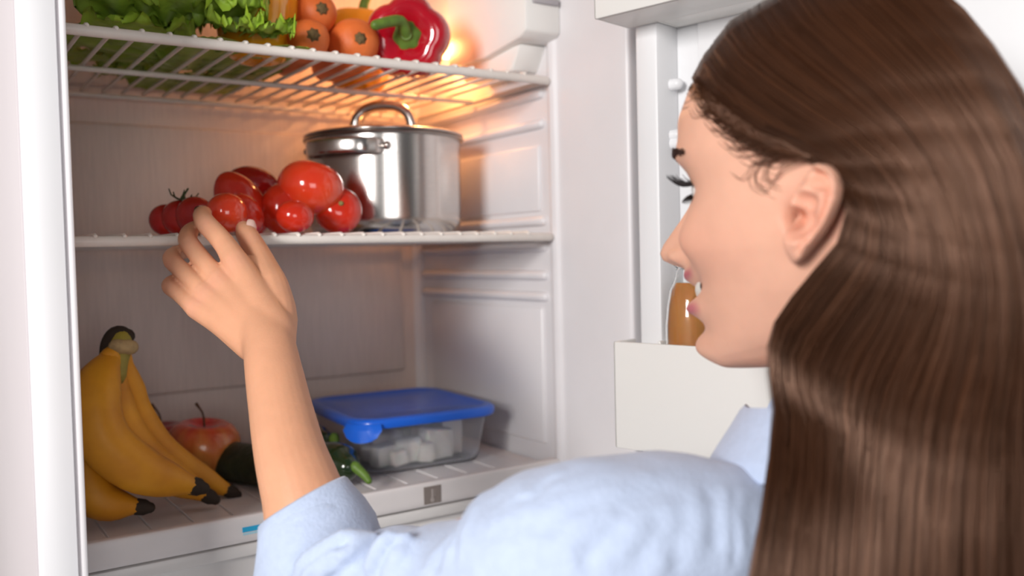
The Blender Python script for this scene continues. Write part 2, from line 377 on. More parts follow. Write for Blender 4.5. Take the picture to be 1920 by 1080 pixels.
quad_plate('blue_stripe_sticker', [(0.2441, 1.2588), (0.2850, 1.2588), (0.2850, 1.2632), (0.2441, 1.2632)], 'sticker_blue', tr, YS-0.0012, YS+0.001)['label'] = 'blue stripe sticker'
quad_plate('pale_stripe_sticker', [(0.2446, 1.2562), (0.2850, 1.2562), (0.2850, 1.2579), (0.2446, 1.2579)], 'sticker_pale', tr, YS-0.0012, YS+0.001)
st = quad_plate('thermometer_sticker', [(0.4268, 1.2516), (0.4462, 1.2516), (0.4462, 1.2692), (0.4268, 1.2692)], 'sticker_grey', tr, YS-0.0012, YS+0.001); st['label'] = 'grey sticker with a thermometer sign'
ol = []
for a in np.linspace(radians(-62), radians(242), 14): ol.append((0.4362+0.0021*cos(a), 1.2553+0.0021*sin(a)))
ol = [(x, z) for x, z in ol]
th_ = [(0.4372, 1.2572), (0.4372, 1.2660), (0.4367, 1.2668), (0.4357, 1.2668), (0.4352, 1.2660), (0.4352, 1.2572)]
circ = [(0.4362+0.0022*cos(a), 1.2553+0.0022*sin(a)) for a in np.linspace(radians(62), radians(-242), 14)]
quad_plate('thermometer_mark', (circ+[(0.4352, 1.2655), (0.4357, 1.2666), (0.4367, 1.2666), (0.4372, 1.2655)])[::-1], 'sticker_print', st, YS-0.0018, YS-0.001)
for z in (1.2652, 1.2632, 1.2612, 1.2592):
    quad_plate('scale_mark', [(0.4382, z), (0.4400, z), (0.4400, z+0.0007), (0.4382, z+0.0007)], 'sticker_print', st, YS-0.0018, YS-0.001)

cr = thing('crisper_drawer', (0.35, 0.95, Z0), 'pale plastic crisper drawer under the ribbed shelf', 'drawer')
b = MB(); b.box(XL+0.008, 0.590, YS+0.014, YS+0.020, Z0+0.002, 1.236, 0.002); b.build('drawer_front', 'drawer', cr)
b = MB(); b.box(XL+0.006, 0.593, YS+0.004, YS+0.024, 1.2345, 1.2465, 0.003, 2); b.build('rim', 'drawer', cr)
b = MB()
b.box(XL+0.010, XL+0.014, YS+0.020, 1.05, Z0+0.002, 1.240); b.box(0.584, 0.588, YS+0.020, 1.05, Z0+0.002, 1.240)
b.box(XL+0.010, 0.588, 1.046, 1.05, Z0+0.002, 1.240); b.box(XL+0.010, 0.588, YS+0.018, 1.05, Z0+0.0005, Z0+0.004); b.build('bin', 'drawer', cr)
# ------------------------------------------------------------------ pot
PC = np.array([0.474, 0.962, TM])
pot = thing('cooking_pot', PC, 'lidded stainless steel cooking pot on the middle shelf', 'pot')
b = MB(); b.add(*xf_pair(lathe(smooth_prof([(0.010, 0.0), (0.070, 0.0), (0.080, 0.003), (0.0862, 0.012), (0.0876, 0.025), (0.0880, 0.055), (0.0882, 0.085), (0.0884, 0.108), (0.0884, 0.110)], 40), 64), PC)); body = b.build('body', 'steel', pot, 60)
b = MB(); b.add(*xf_pair(lathe([(0.0882, 0.1075), (0.0915, 0.1078), (0.0925, 0.1095), (0.0915, 0.1112), (0.088, 0.112)], 64), PC)); b.build('rim', 'steel_dark', pot, 60)
b = MB(); b.add(*xf_pair(lathe(smooth_prof([(0.090, 0.1118), (0.0918, 0.1128), (0.0916, 0.1146), (0.086, 0.1165), (0.070, 0.1195), (0.045, 0.1228), (0.02, 0.1245), (0.002, 0.125)], 30), 64), PC)); lid = b.build('lid', 'steel', pot, 60)
ux = nrm(RT*np.array([1, 1, 0])); uy = np.array([-ux[1], ux[0], 0])
hd = nrm(ux*0.93+uy*-0.25)
def PP(a, bq, z): return PC+hd*a+np.cross([0, 0, 1], hd)*bq+np.array([0, 0, z])
arc = [PP(-0.037, 0, 0.119), PP(-0.0355, 0, 0.129), PP(-0.031, 0, 0.140), PP(-0.019, 0, 0.1482), PP(0, 0, 0.1508), PP(0.019, 0, 0.1482), PP(0.031, 0, 0.140), PP(0.0355, 0, 0.129), PP(0.037, 0, 0.119)]
def strap(path, wide, thin, widedir, n=14):
    """strip of width wide along widedir, thickness thin"""
    p = np.asarray(path, float); return sweep(p, thin, wide, n=n, up=widedir, sup=3.0)
wd = np.cross([0, 0, 1], hd)
b = MB(); b.add(*strap(catmull(arc, 36), 0.0085, 0.0058, wd)); lh = b.build('lid_handle', 'steel', lid, 60)
for s in (-1, 1):
    b = MB(); b.add(*xf_pair(lathe([(0.0005, 0.0), (0.0105, 0.0), (0.0105, 0.0016), (0.008, 0.0022), (0.0005, 0.0022)], 18), PP(0.040*s, 0, 0.1205))); b.build('handle_foot', 'steel', lh)
    b = MB(); b.add(*xf_pair(lathe([(0.0033, 0.0), (0.0032, 0.0018), (0.002, 0.0032), (0.0003, 0.0036)], 12), PP(0.0475*s, 0.002, 0.1215))); b.build('rivet', 'steel', lh)
def side_handle(ang):
    a0 = radians(ang); path = []
    for da, r in ((-33, 0.0880), (-30, 0.0905), (-26, 0.096), (-17, 0.1045), (0, 0.109), (17, 0.1045), (26, 0.096), (30, 0.0905), (33, 0.0880)):
        a = a0+radians(da); path.append(PC+np.array([r*cos(a), r*sin(a), 0.094]))
    m = MB(); m.add(*strap(catmull(path, 40), 0.0085, 0.0022, (0, 0, 1))); o = m.build('handle', 'steel', pot, 60)
    for s in (-1, 1):
        a = a0+radians(35*s); n_ = np.array([cos(a), sin(a), 0]); c = PC+n_*0.0880+np.array([0, 0, 0.094])
        v, f = sweep([c-n_*0.001, c+n_*0.0022], 0.0105, 0.0085, n=16, up=(0, 0, 1), cap='flat', sup=4.0); mm = MB(); mm.add(v, f); mm.build('mount', 'steel', o, 50)
        v, f = sweep([c, c+n_*0.0035], 0.0045, n=12); mm = MB(); mm.add(v, f); mm.build('rivet', 'steel', o, 60)
    return o
ang = math.degrees(math.atan2(-PC[1], -PC[0]))
side_handle(ang-33); side_handle(ang+147)

# ------------------------------------------------------------------ tomatoes
def ellipsoid(c, r, axis=(0, 0, 1), lobes=0, lamp=0.0, dimple=0.0, n=28, k=20, egg=0.0):
    rings = []; th = np.arange(n)*2*pi/n
    for i in range(k+1):
        a = pi*i/k; s_ = max(sin(a), 0.012)
        z = cos(a)*r[2]; dz = -dimple*math.exp(-(a/0.42)**2)
        m = 1+lamp*np.cos(lobes*th)*math.exp(-(a/1.1)**2) if lobes else np.ones(n)
        q = 1+egg*cos(a)
        rings.append(np.stack([r[0]*s_*m*q*np.cos(th), r[1]*s_*m*q*np.sin(th), np.full(n, z+dz)], 1))
    v, f = rings_mesh(rings); f = [q[::-1] for q in f]; return xf(v, frame_to(axis), c), f
def calyx(c, axis, r, m, parent, n=5):
    Rm = frame_to(axis); mb = MB()
    for i in range(n):
        a = 2*pi*i/n; d = np.array([cos(a), sin(a), 0])
        pts = [d*0.001+np.array([0, 0, 0.001]), d*r*0.45+np.array([0, 0, 0.002]), d*r*0.8+np.array([0, 0, 0.004]), d*r+np.array([0, 0, 0.009])]
        v, f = sweep(xf(np.array(pts), Rm, c), [0.002, 0.0026, 0.0015, 0.0004], [0.0006]*4, n=6, up=Rm[:, 2]); mb.add(v, f)
    v, f = sweep(xf(np.array([(0, 0, 0), (0.001, 0, 0.006), (0.004, 0.001, 0.012)]), Rm, c), [0.0014, 0.001, 0.001], n=6); mb.add(v, f)
    return mb.build('calyx', m, parent)
tcam = lambda c: nrm(CAM-np.asarray(c))
def tomato(px, py, y, rx, ry, rz, label, m='tomato', axis=(0, 0, 1), rest=None, **kw):
    c = onY(px, py, y)
    if rest is not None: c[2] = rest
    t = thing('tomato', (c[0], c[1], c[2]-min(rx, rz)), label, 'tomato', 'tomatoes on the middle shelf')
    v, f = ellipsoid(c, (rx, ry, rz), axis, **kw); mb = MB(); mb.add(v, f); mb.build('flesh', m, t, 180); return t, c
tomato(583, 351, 0.875, 0.0335, 0.0335, 0.0285, 'largest bright red tomato lying on top of the others beside the pot', 'tomato_orange', axis=(0.25, -0.1, 1), lobes=5, lamp=0.02, dimple=0.004)
t2, c2 = tomato(634, 404, 0.872, 0.0245, 0.0245, 0.0235, 'red tomato with a pale stem scar against the steel pot', 'tomato', axis=nrm(tcam((0.37, 0.87, 1.54))+np.array([0.15, 0, 0.32])), rest=TM+0.0237, dimple=0.002)
ax = nrm(tcam((0.37, 0.87, 1.54))+np.array([0.15, 0, 0.32])); mb = MB(); mb.add(*sweep([c2+ax*0.0208, c2+ax*0.0222], 0.0026, n=10)); mb.build('stem_scar', 'scar', t2)
tomato(553, 413, 0.832, 0.0180, 0.0165, 0.0155, 'small glossy tomato under the largest tomato at the shelf edge', 'tomato', axis=(0.1, 0, 1), rest=TM+0.0155)
tomato(452, 380, 0.900, 0.0235, 0.0235, 0.036, 'long plum tomato leaning in the middle of the pile', 'tomato', axis=(0.50, 0.12, -0.78), rest=TM+0.0305, egg=0.08)
tomato(474, 348, 0.945, 0.020, 0.020, 0.028, 'plum tomato lying highest at the back of the pile', 'tomato_shaded', axis=(0.94, -0.2, -0.22))
t6, c6 = tomato(425, 406, 0.836, 0.0188, 0.0188, 0.0185, 'small red tomato between the fingertips of the reaching hand', 'tomato_orange', axis=(0.2, -0.3, 1), rest=TM+0.0185)
tomato(459, 408, 0.856, 0.0165, 0.0165, 0.0215, 'small plum tomato behind the thumb of the hand', 'tomato', axis=(0.55, 0.2, -0.7), rest=TM+0.0185)
tomato(366, 412, 0.872, 0.0175, 0.0175, 0.018, 'shaded small tomato just behind the index fingertip', 'tomato_shaded', rest=TM+0.018)
t9, c9 = tomato(338, 416, 0.890, 0.0170, 0.0170, 0.0168, 'shaded small tomato with its green calyx on', 'tomato_shaded', axis=(0.1, -0.25, 1), rest=TM+0.0168)
calyx(c9+nrm((0.1, -0.25, 1))*0.0160, nrm((0.1, -0.25, 1)), 0.014, 'calyx', t9)
tomato(311, 419, 0.905, 0.0155, 0.0155, 0.0152, 'leftmost shaded small tomato at the end of the row', 'tomato_shaded', rest=TM+0.0152)
tomato(529, 392, 0.882, 0.0215, 0.0215, 0.026, 'red tomato wedged behind the small glossy one', 'tomato', axis=(0.1, 0.05, 1), rest=TM+0.0255)

# ------------------------------------------------------------------ peppers, carrots
def bell_pepper(c, axis, r, length, label, m, stem_pts=None, lobes=4, xh=(1, 0, 0), dep=0.10):
    Rm = frame_to(axis, xh)
    prof = smooth_prof([(0.05, 0.40), (0.30, 0.43), (0.62, 0.50), (0.88, 0.46), (1.0, 0.28), (0.99, 0.0), (0.92, -0.25), (0.78, -0.42), (0.5, -0.50), (0.2, -0.47), (0.03, -0.44)], 34)
    def mod(th, t): return 1+dep*(np.abs(np.cos(lobes*th/2))**0.7-0.6)*(0.9 if t < 0.6 else 1.1)
    v, f = lathe([(q[0]*r, q[1]*length) for q in prof], 56, mod); f = [q[::-1] for q in f]
    base = np.array(c, float); lo = xf(v, Rm, base)[:, 2].min()
    t = thing('bell_pepper', (c[0], c[1], lo), label, 'bell pepper', 'peppers on the upper shelf')
    mb = MB(); mb.add(xf(v, Rm, base), f); mb.build('flesh', m, t, 180)
    top = base+Rm[:, 2]*length*0.40
    mb = MB()
    v, f = lathe(smooth_prof([(0.002, 0.0), (0.014, 0.001), (0.0135, 0.004), (0.007, 0.008), (0.0055, 0.012)], 14), 20, lambda th, t_: 1+0.18*np.cos(6*th)*(1-t_)); mb.add(xf(v, Rm, top), f)
    sp = [top+Rm[:, 2]*0.008]+[np.array(q) for q in (stem_pts or [top+Rm[:, 2]*0.02, top+Rm[:, 2]*0.032+Rm[:, 0]*0.004])]
    mb.add(*sweep(catmull(sp, 12), np.linspace(0.0062, 0.0052, 12), n=10)); mb.build('stem', 'pepper_stem', t, 60); return t
rp = onY(768, 58, 0.880); rp[2] = TT+0.0395
axr = nrm(tcam(rp)+np.array([-0.10, 0, 0.12]))
tp = rp+axr*0.034
bell_pepper(rp, axr, 0.0425, 0.080, 'glossy red bell pepper with green stem pointing left', 'pepper_red', [onY(752, 40, 0.838), onY(728, 41, 0.834), onY(704, 47, 0.832)], 5, xh=(1, 0.3, 0.2), dep=0.16)
yp = onY(481, 30, 0.885); bell_pepper((yp[0], yp[1], TT+0.047), (0.05, 0.05, 1), 0.0385, 0.094, 'large yellow bell pepper standing between lettuce and carrots', 'pepper_yellow', None, 4, dep=0.12)
yp = onY(672, 0, 0.985); bell_pepper((yp[0], yp[1], TT+0.045), (0.1, -0.05, 1), 0.038, 0.09, 'yellow bell pepper behind the carrots', 'pepper_yellow', None, 4)
def carrot(px, py, y, r, length, label, z=None, dirv=(0.05, 1, -0.02)):
    c = onY(px, py, y)
    if z is not None: c[2] = z
    d = nrm(dirv); t = thing('carrot', (c[0], c[1], c[2]-r), label, 'carrot', 'carrots on the upper shelf')
    prof = smooth_prof([(0.002, 0.002), (0.30*r, 0.0), (0.72*r, 0.006), (0.96*r, 0.018), (r, 0.035), (0.95*r, 0.07), (0.80*r, 0.7*length), (0.45*r, 0.92*length), (0.05*r, length)], 30)
    v, f = lathe(prof, 26, lambda th, t_: 1+0.02*np.sin(3*th+9*t_)); f = [q[::-1] for q in f]; Rm = frame_to(d); mb = MB(); mb.add(xf(v, Rm, c), [q[::-1] for q in f]); mb.build('root', 'carrot', t, 180)
    mb = MB(); v, f = lathe(smooth_prof([(0.0003, -0.0035), (0.003, -0.003), (0.0052, -0.0012), (0.0068, 0.001), (0.0062, 0.004)], 10), 14, lambda th, t_: 1+0.12*np.cos(7*th)); mb.add(xf(v, Rm, c), f); mb.build('stem_scar', 'carrot_scar', t)
    return t
def aim(px, py, y): d = tcam(onY(px, py, y)); return nrm(-d*np.array([1, 1, 0])+np.array([0.12, 0, -0.02]))
carrot(588, 72, 0.835, 0.0208, 0.17, 'smallest orange carrot end, lowest beside the yellow pepper', TT+0.0208, nrm((0.16, 0.98, 0)))
carrot(676, 66, 0.848, 0.0262, 0.17, 'thick orange carrot end beside the red pepper', TT+0.0262, nrm((0.14, 0.98, -0.01)))
carrot(604, 16, 0.858, 0.0225, 0.16, 'pale scuffed carrot lying on top of two other carrots', None, nrm((0.05, 0.98, -0.03)))
carrot(568, 36, 0.885, 0.0190, 0.15, 'carrot half hidden behind the yellow pepper', TT+0.042, nrm((0.05, 0.98, -0.05)))

# ------------------------------------------------------------------ lettuce
def leaf_mesh(L, W, bend, ruff, seed, curl):
    r = np.random.default_rng(seed); nu, nv = 27, 36; ph = r.uniform(0, 6.28, 5); v = []; col = []
    for j in range(nv):
        t = j/(nv-1); wid = W*((0.18+0.82*(t/0.58)**0.8) if t < 0.58 else sqrt(max(0, 1-((t-0.58)/0.45)**2)))
        a = bend*t*t; xm = L*(t-0.12*bend*t**3); zm = L*0.5*bend*t*t
        for i in range(nu):
            s_ = -1+2*i/(nu-1); e = abs(s_)
            fr_ = ruff*(max(0, e-0.30)/0.7)**1.5+ruff*0.7*(max(0, t-0.72)/0.28)**1.5
            wv = 0.9*sin(t*21+ph[0]+s_)+0.8*sin(t*43+ph[1]+2*s_)+0.5*sin(s_*13+ph[2]+t*5)+0.4*sin(t*71+s_*9+ph[3])
            y = s_*wid*0.5*(1-0.10*fr_/max(ruff, 1e-6))+0.25*fr_*sin(t*27+ph[3])
            z = zm+curl*e*e*wid*0.5+fr_*wv*0.75+0.002*sin(s_*7+t*9+ph[4])
            v.append((xm+0.3*fr_*sin(s_*13+ph[1]), y, z))
            rib = math.exp(-(s_/0.10)**2)*(1-t)
            g = np.array([0.30, 0.42, 0.055])*(1-0.30*e)+np.array([0.16, 0.20, 0.0])*max(0, t-0.4)*e
            g = g*(1-rib)+np.array([0.48, 0.55, 0.25])*rib; col.append(g*(0.75+0.35*r.random()*0.3))
    f = [(j*nu+i, j*nu+i+1, (j+1)*nu+i+1, (j+1)*nu+i) for j in range(nv-1) for i in range(nu-1)]
    v = np.array(v); k = len(v); v2 = v-np.array([0, 0, 0.0006])                     # blade thickness
    ff = f+[tuple(q+k for q in p[::-1]) for p in f]
    return np.vstack([v, v2]), ff, np.vstack([col, col])
lt = thing('lettuce', onY(330, 80, 0.90)*np.array([1, 1, 0])+np.array([0, 0, TT]), 'leafy green lettuce head lying on the upper shelf', 'lettuce')
LS = [(215, .895, .022, 258, 10, .092, .085, .10, .4, .011), (262, .890, .024, 268, 14, .088, .085, .10, .45, .011), (305, .885, .024, 275, 12, .085, .085, .10, .4, .012), (352, .885, .024, 262, 12, .085, .085, .1, .4, .012), (396, .880, .023, 280, 10, .078, .08, .1, .4, .012), (438, .850, .0201, 258, -12, .050, .060, .3, .30, .006), (486, .845, .0201, 268, -14, .044, .056, .3, .30, .006), (528, .842, .0201, 290, -14, .042, .050, .3, .25, .006), (240, .92, .040, 250, 35, .10, .085, .1, .5, .010), (300, .91, .045, 272, 42, .095, .085, .1, .5, .011), (380, .905, .045, 285, 40, .085, .08, .1, .5, .012),
 (360, 1.00, .014, 65, 2, .110, .10, .05, .2, .011), (390, .98, .013, 40, 2, .10, .10, .05, .2, .011), (330, 1.0, .014, 115, 2, .10, .10, .05, .2, .011), (385, .96, .014, 300, 1, .150, .11, .05, .15, .012),
 # tip-root: px of root, depth, height above shelf, heading deg (0 = +x), pitch, L, W, bend, curl, ruff
 (330, .97, .010, 200, 4, .150, .085, .10, .25, .008), (330, .97, .012, 235, 2, .165, .090, .05, .2, .008), (345, .97, .012, 262, 2, .150, .095, .10, .2, .010),
 (370, .97, .012, 290, 2, .155, .090, .05, .2, .010), (390, .97, .012, 318, 2, .170, .085, .08, .2, .011), (380, .99, .012, 345, 2, .150, .085, .10, .2, .012),
 (350, .98, .016, 30, 3, .130, .09, .1, .2, .010), (330, .98, .016, 150, 4, .130, .09, .1, .2, .010), (340, .99, .014, 90, 2, .110, .09, .1, .2, .010),
 (330, .95, .030, 215, 14, .135, .085, .10, .45, .009), (340, .95, .030, 250, 16, .120, .085, .20, .4, .010), (365, .95, .030, 283, 12, .130, .085, .10, .4, .011),
 (390, .95, .028, 312, 8, .135, .080, .05, .3, .012), (400, .95, .024, 335, 6, .145, .080, .05, .3, .012),
 (320, .94, .045, 225, 40, .110, .085, .10, .6, .008), (345, .94, .045, 262, 50, .105, .085, .05, .6, .010), (375, .94, .045, 300, 44, .110, .085, .10, .55, .011),
 (360, .94, .050, 240, 66, .110, .08, .05, .6, .009), (370, .95, .050, 330, 55, .11, .08, .1, .5, .010), (335, .95, .050, 180, 50, .11, .08, .1, .5, .009),
 (345, .93, .055, 280, 72, .110, .075, .10, .6, .009), (310, .93, .050, 250, 58, .105, .08, .1, .5, .008)]
for i, (px, y, h, hd_, pt, L, W, bd, cu, rf) in enumerate(LS):
    v, f, c = leaf_mesh(L, W, bd, rf, 100+i, cu)
    a, e = radians(hd_), radians(pt)
    ex = np.array([cos(a)*cos(e), sin(a)*cos(e), sin(e)]); ey = np.array([-sin(a), cos(a), 0]); ez = np.cross(ex, ey)
    base = onY(px, 70, y); base[2] = TT+h
    wv = base+v @ np.stack([ex, ey, ez])
    lo = wv[:, 2].min()
    if lo < TT-0.002: wv[:, 2] = np.where(wv[:, 2] < TT+0.004, TT+0.004-(TT+0.004-wv[:, 2])*0.28, wv[:, 2])
    wv[:, 0] = np.maximum(wv[:, 0], XL+0.006)
    if h < .02:                                        # the lowest leaves lie pressed flat on the wires
        dz = wv[:, 2]-TT; wv[:, 2] = np.where(wv[:, 0] > 0.225, TT+0.001+0.004*np.tanh(dz/0.02), TT+0.002+dz*0.6); lim = 0.335+0*dz
    else: lim = np.interp(wv[:, 1], [0.80, 0.835, 0.86], [0.308, 0.300, 0.236])
    wv[:, 0] = np.where(wv[:, 0] > lim, lim+(wv[:, 0]-lim)*0.12, wv[:, 0]); wv[:, 1] = np.minimum(wv[:, 1], 1.098)
    wv[:, 1] = np.maximum(wv[:, 1], YS-0.004)
    make('leaf', wv, f, 'lettuce', lt, 180, c*(1.5 if h < .02 else 1.85 if h < .026 else 1.5))

# ------------------------------------------------------------------ bananas
ban = thing('banana_bunch', (0.20, 0.86, TB), 'bunch of ripe yellow bananas standing in the lower left corner', 'bananas')
def banana(pts, r, tipdir=None):
    p = catmull(pts, 26); t = np.linspace(0, 1, 26)
    rr = r*np.clip(np.interp(t, [0, .06, .16, .32, .55, .78, .90, .965, 1], [.42, .44, .66, .93, 1.0, .95, .72, .46, .34]), 0, 2)
    p[:, 2] = np.maximum(p[:, 2], TB+rr*1.05+0.0005)
    th = np.arange(15)*2*pi/15; mb = MB(); v, f = sweep(p, rr, n=15, cap='round'); vv = v.reshape(-1, 15, 3); c = vv.mean(1, keepdims=True)
    k = 1+0.045*np.cos(5*th)[None, :, None]; mb.add(c+(vv-c)*k, [q for q in f]); o = mb.build('banana', 'banana', ban, 180)
    d = nrm(p[-1]-p[-3]); m2 = MB(); m2.add(*sweep([p[-1]-d*0.002, p[-1]+d*0.006, p[-1]+d*0.010], [rr[-1]*1.12, rr[-1]*1.06, rr[-1]*0.75], n=10)); m2.build('tip', 'banana_tip', o)
    return o
def yb(px, py, y): return onY(px, py, y)
top = yb(226, 662, 0.875)
banana([yb(212, 668, .874), yb(190, 705, .858), yb(176, 760, .845), yb(196, 830, .838), yb(268, 885, .836), yb(362, 911, .838)], 0.0222)
banana([yb(222, 672, .885), yb(210, 730, .885), yb(228, 800, .880), yb(286, 872, .872), yb(386, 928, .864)], 0.0190)
banana([yb(232, 670, .893), yb(236, 715, .902), yb(254, 780, .908), yb(314, 858, .905), yb(428, 921, .895)], 0.0178)
banana([yb(206, 668, .868), yb(172, 715, .885), yb(150, 790, .885), yb(156, 880, .868), yb(190, 938, .856), yb(258, 950, .850)], 0.0195)
mb = MB(); mb.add(*sweep(catmull([yb(208, 700, .872), yb(214, 676, .876), yb(222, 655, .878), yb(226, 640, .879)], 10), np.linspace(0.0125, 0.0110, 10), np.linspace(0.0135, 0.010, 10), n=12)); sm = mb.build('stem', 'banana_stem', ban, 60)
mb = MB(); mb.add(*sweep(catmull([yb(196, 668, .880), yb(206, 645, .881), yb(220, 629, .882), yb(238, 630, .880)], 12), [.005, .006, .007, .0078, .0084, .0088, .009, .009, .0088, .0085, .008, .007], n=12)); mb.build('dark_crown', 'banana_tip', sm, 60)
mb = MB(); mb.add(*sweep([yb(218, 650, .868), yb(245, 651, .871)], 0.0068, 0.0068, n=12)); mb.build('cut_end', 'banana_cut', sm, 60)

# ------------------------------------------------------------------ apples, cucumber, green peppers
def apple(px, py, y, r, label, m, colored=False, axis=(0, 0, 1)):
    c = onY(px, py, y); c[2] = TB+0.90*r; k, n = 26, 32; th = np.arange(n)*2*pi/n; rings = []; cols = []
    for i in range(k+1):
        a = pi*i/k; rad = r*(1.0+0.10*cos(a))*sin(a)**0.88 if 0 < i < k else 0.0006
        z = r*0.92*cos(a)-0.30*r*math.exp(-(a/0.38)**2)+0.16*r*math.exp(-((pi-a)/0.36)**2)
        mm = 1+0.025*np.cos(5*th)*(1-cos(a))*0.5
        rings.append(np.stack([rad*mm*np.cos(th), rad*mm*np.sin(th), np.full(n, z)], 1))
        str_ = 0.5+0.5*np.sin(th*9+3*np.sin(th*4))*np.cos(th*23+1.3)
        red = np.clip(1.15-a/1.75+0.35*(str_-0.5)+0.10*np.cos(th-2.3), 0, 1)[:, None]
        cols.append(red*np.array([0.66, 0.035, 0.03])+(1-red)*np.array([0.80, 0.36, 0.07]))
    v, f = rings_mesh(rings); f = [q[::-1] for q in f]
    Rm = frame_to(axis); t = thing('apple', (c[0], c[1], TB), label, 'apple', 'apples on the lower shelf'); v = xf(v, Rm, c)
    v[:, 2] += TB+0.0003-v[:, 2].min()
    make('flesh', v, f, m, t, 180, np.concatenate(cols))
    s0_ = c+Rm[:, 2]*r*0.62; mb = MB(); mb.add(*sweep(catmull([s0_, s0_+Rm[:, 2]*0.013+Rm[:, 0]*-0.002, s0_+Rm[:, 2]*0.024+Rm[:, 0]*-0.009], 8), [.0011]*6+[.0014, .0018], n=7)); mb.build('stem', 'apple_stem', t); return t
apple(381, 840, 0.985, 0.0385, 'red and yellow apple with a stem behind the bananas', 'apple', True, (0.05, -0.12, 1))
apple(303, 812, 1.055, 0.034, 'dark red apple mostly hidden behind the bananas', 'apple_red', False)
def cuc(pts, r, label, name, m, cat):
    p = catmull(pts, 20); t_ = np.linspace(0, 1, 20); rr = r*np.interp(t_, [0, .06, .2, .8, .95, 1], [.55, .8, 1, 1, .8, .5])
    v, f = sweep(p, rr, n=18); t = thing(name, (p[:, 0].mean(), p[:, 1].mean(), TB), label, cat); mb = MB(); mb.add(v, f); mb.build('flesh', m, t, 180); return t
cc = cuc([(0.272, 0.985, TB+.0212), (0.290, 0.945, TB+.0212), (0.315, 0.895, TB+.0212), (0.338, 0.850, TB+.0212)], 0.0210, 'dark green cucumber lying behind the forearm', 'cucumber', 'cucumber', 'cucumber')
mb = MB(); mb.add(*sweep([(0.3385, 0.849, TB+.021), (0.342, 0.842, TB+.021)], 0.003, n=8)); mb.build('stem', 'apple_stem', cc)
def green_pepper(pts, r, stem, label):
    p = catmull(pts, 18); t_ = np.linspace(0, 1, 18); rr = r*np.interp(t_, [0, .08, .3, .6, .9, 1], [.62, .92, 1, .92, .6, .3])
    v, f = sweep(p, rr, n=20); t = thing('green_pepper', (p[:, 0].mean(), p[:, 1].mean(), TB), label, 'green pepper', 'green peppers on the lower shelf')
    mb = MB(); mb.add(v, f); mb.build('flesh', 'pepper_green', t, 180)
    mb = MB(); mb.add(*sweep(catmull(stem, 10), np.linspace(0.0055, 0.0034, 10), n=10)); mb.build('stem', 'pepper_stem', t, 60)
q = lambda px, py, y: onY(px, py, y)
a0_ = q(650, 893, .846); a0_[2] = TB+0.0235
green_pepper([a0_, a0_+np.array([-.004, .022, 0]), a0_+np.array([-.012, .045, -.001]), a0_+np.array([-.022, .070, -.004])], 0.0225, [a0_+np.array([0.004, -.012, 0.002]), a0_+np.array([.010, -.020, -.006]), a0_+np.array([.012, -.026, -.011])], 'glossy dark green pepper in front of the plastic box')
b0_ = q(606, 842, .918); b0_[2] = TB+0.036
green_pepper([b0_, b0_+np.array([-.010, .026, -0.003]), b0_+np.array([-.020, .050, -.007]), b0_+np.array([-.032, .075, -.014])], 0.0210, [b0_+np.array([0.008, -.012, 0.006]), q(632, 858, .878), q(650, 872, .868), q(664, 881, .862)], 'dark green pepper with bright green stem beside the forearm')

# ------------------------------------------------------------------ plastic box with blue lid
def rrect(hx, hy, r, n=8):
    o = []
    for cx, cy, a0 in ((hx-r, hy-r, 0), (-hx+r, hy-r, 90), (-hx+r, -hy+r, 180), (hx-r, -hy+r, 270)):
        for i in range(n+1):
            a = radians(a0+90*i/n); o.append((cx+r*cos(a), cy+r*sin(a)))
    return np.array(o)
BC = np.array([0.4780, 0.952, TB]); ROT = radians(-4)
Rz = np.array([[cos(ROT), -sin(ROT), 0], [sin(ROT), cos(ROT), 0], [0, 0, 1]])
bx = thing('food_container', BC, 'clear plastic food box with a bright blue lid on the lower shelf', 'food container')
def lev(hx, hy, r, z): q = rrect(hx, hy, r); return np.column_stack([q, np.full(len(q), z)]) @ Rz.T + BC
H_ = 0.058
rg = [lev(0.062, 0.072, 0.018, 0.0004), lev(0.068, 0.078, 0.020, 0.002), lev(0.0705, 0.0805, 0.021, 0.008), lev(0.0785, 0.0885, 0.024, H_-0.004), lev(0.0795, 0.0895, 0.024, H_),
      lev(0.0782, 0.0882, 0.023, H_), lev(0.0772, 0.0872, 0.023, H_-0.004), lev(0.0692, 0.0792, 0.020, 0.009), lev(0.066, 0.076, 0.018, 0.0036), lev(0.060, 0.070, 0.016, 0.0024)]
mb = MB(); mb.add(*rings_mesh(rg)); mb.build('tub', 'clear_plastic', bx, 50)
rg = [lev(0.083, 0.093, 0.030, H_-0.004), lev(0.0865, 0.0965, 0.032, H_-0.0045), lev(0.0880, 0.0980, 0.033, H_-0.001), lev(0.0878, 0.0978, 0.033, H_+0.003), lev(0.0855, 0.0955, 0.032, H_+0.0055), lev(0.0800, 0.0900, 0.029, H_+0.0062),
      lev(0.0760, 0.0860, 0.026, H_+0.0045), lev(0.0735, 0.0835, 0.025, H_+0.0032), lev(0.030, 0.040, 0.012, H_+0.0036)]
mb = MB(); mb.add(*rings_mesh(rg)); ld = mb.build('lid', 'lid_blue', bx, 50)
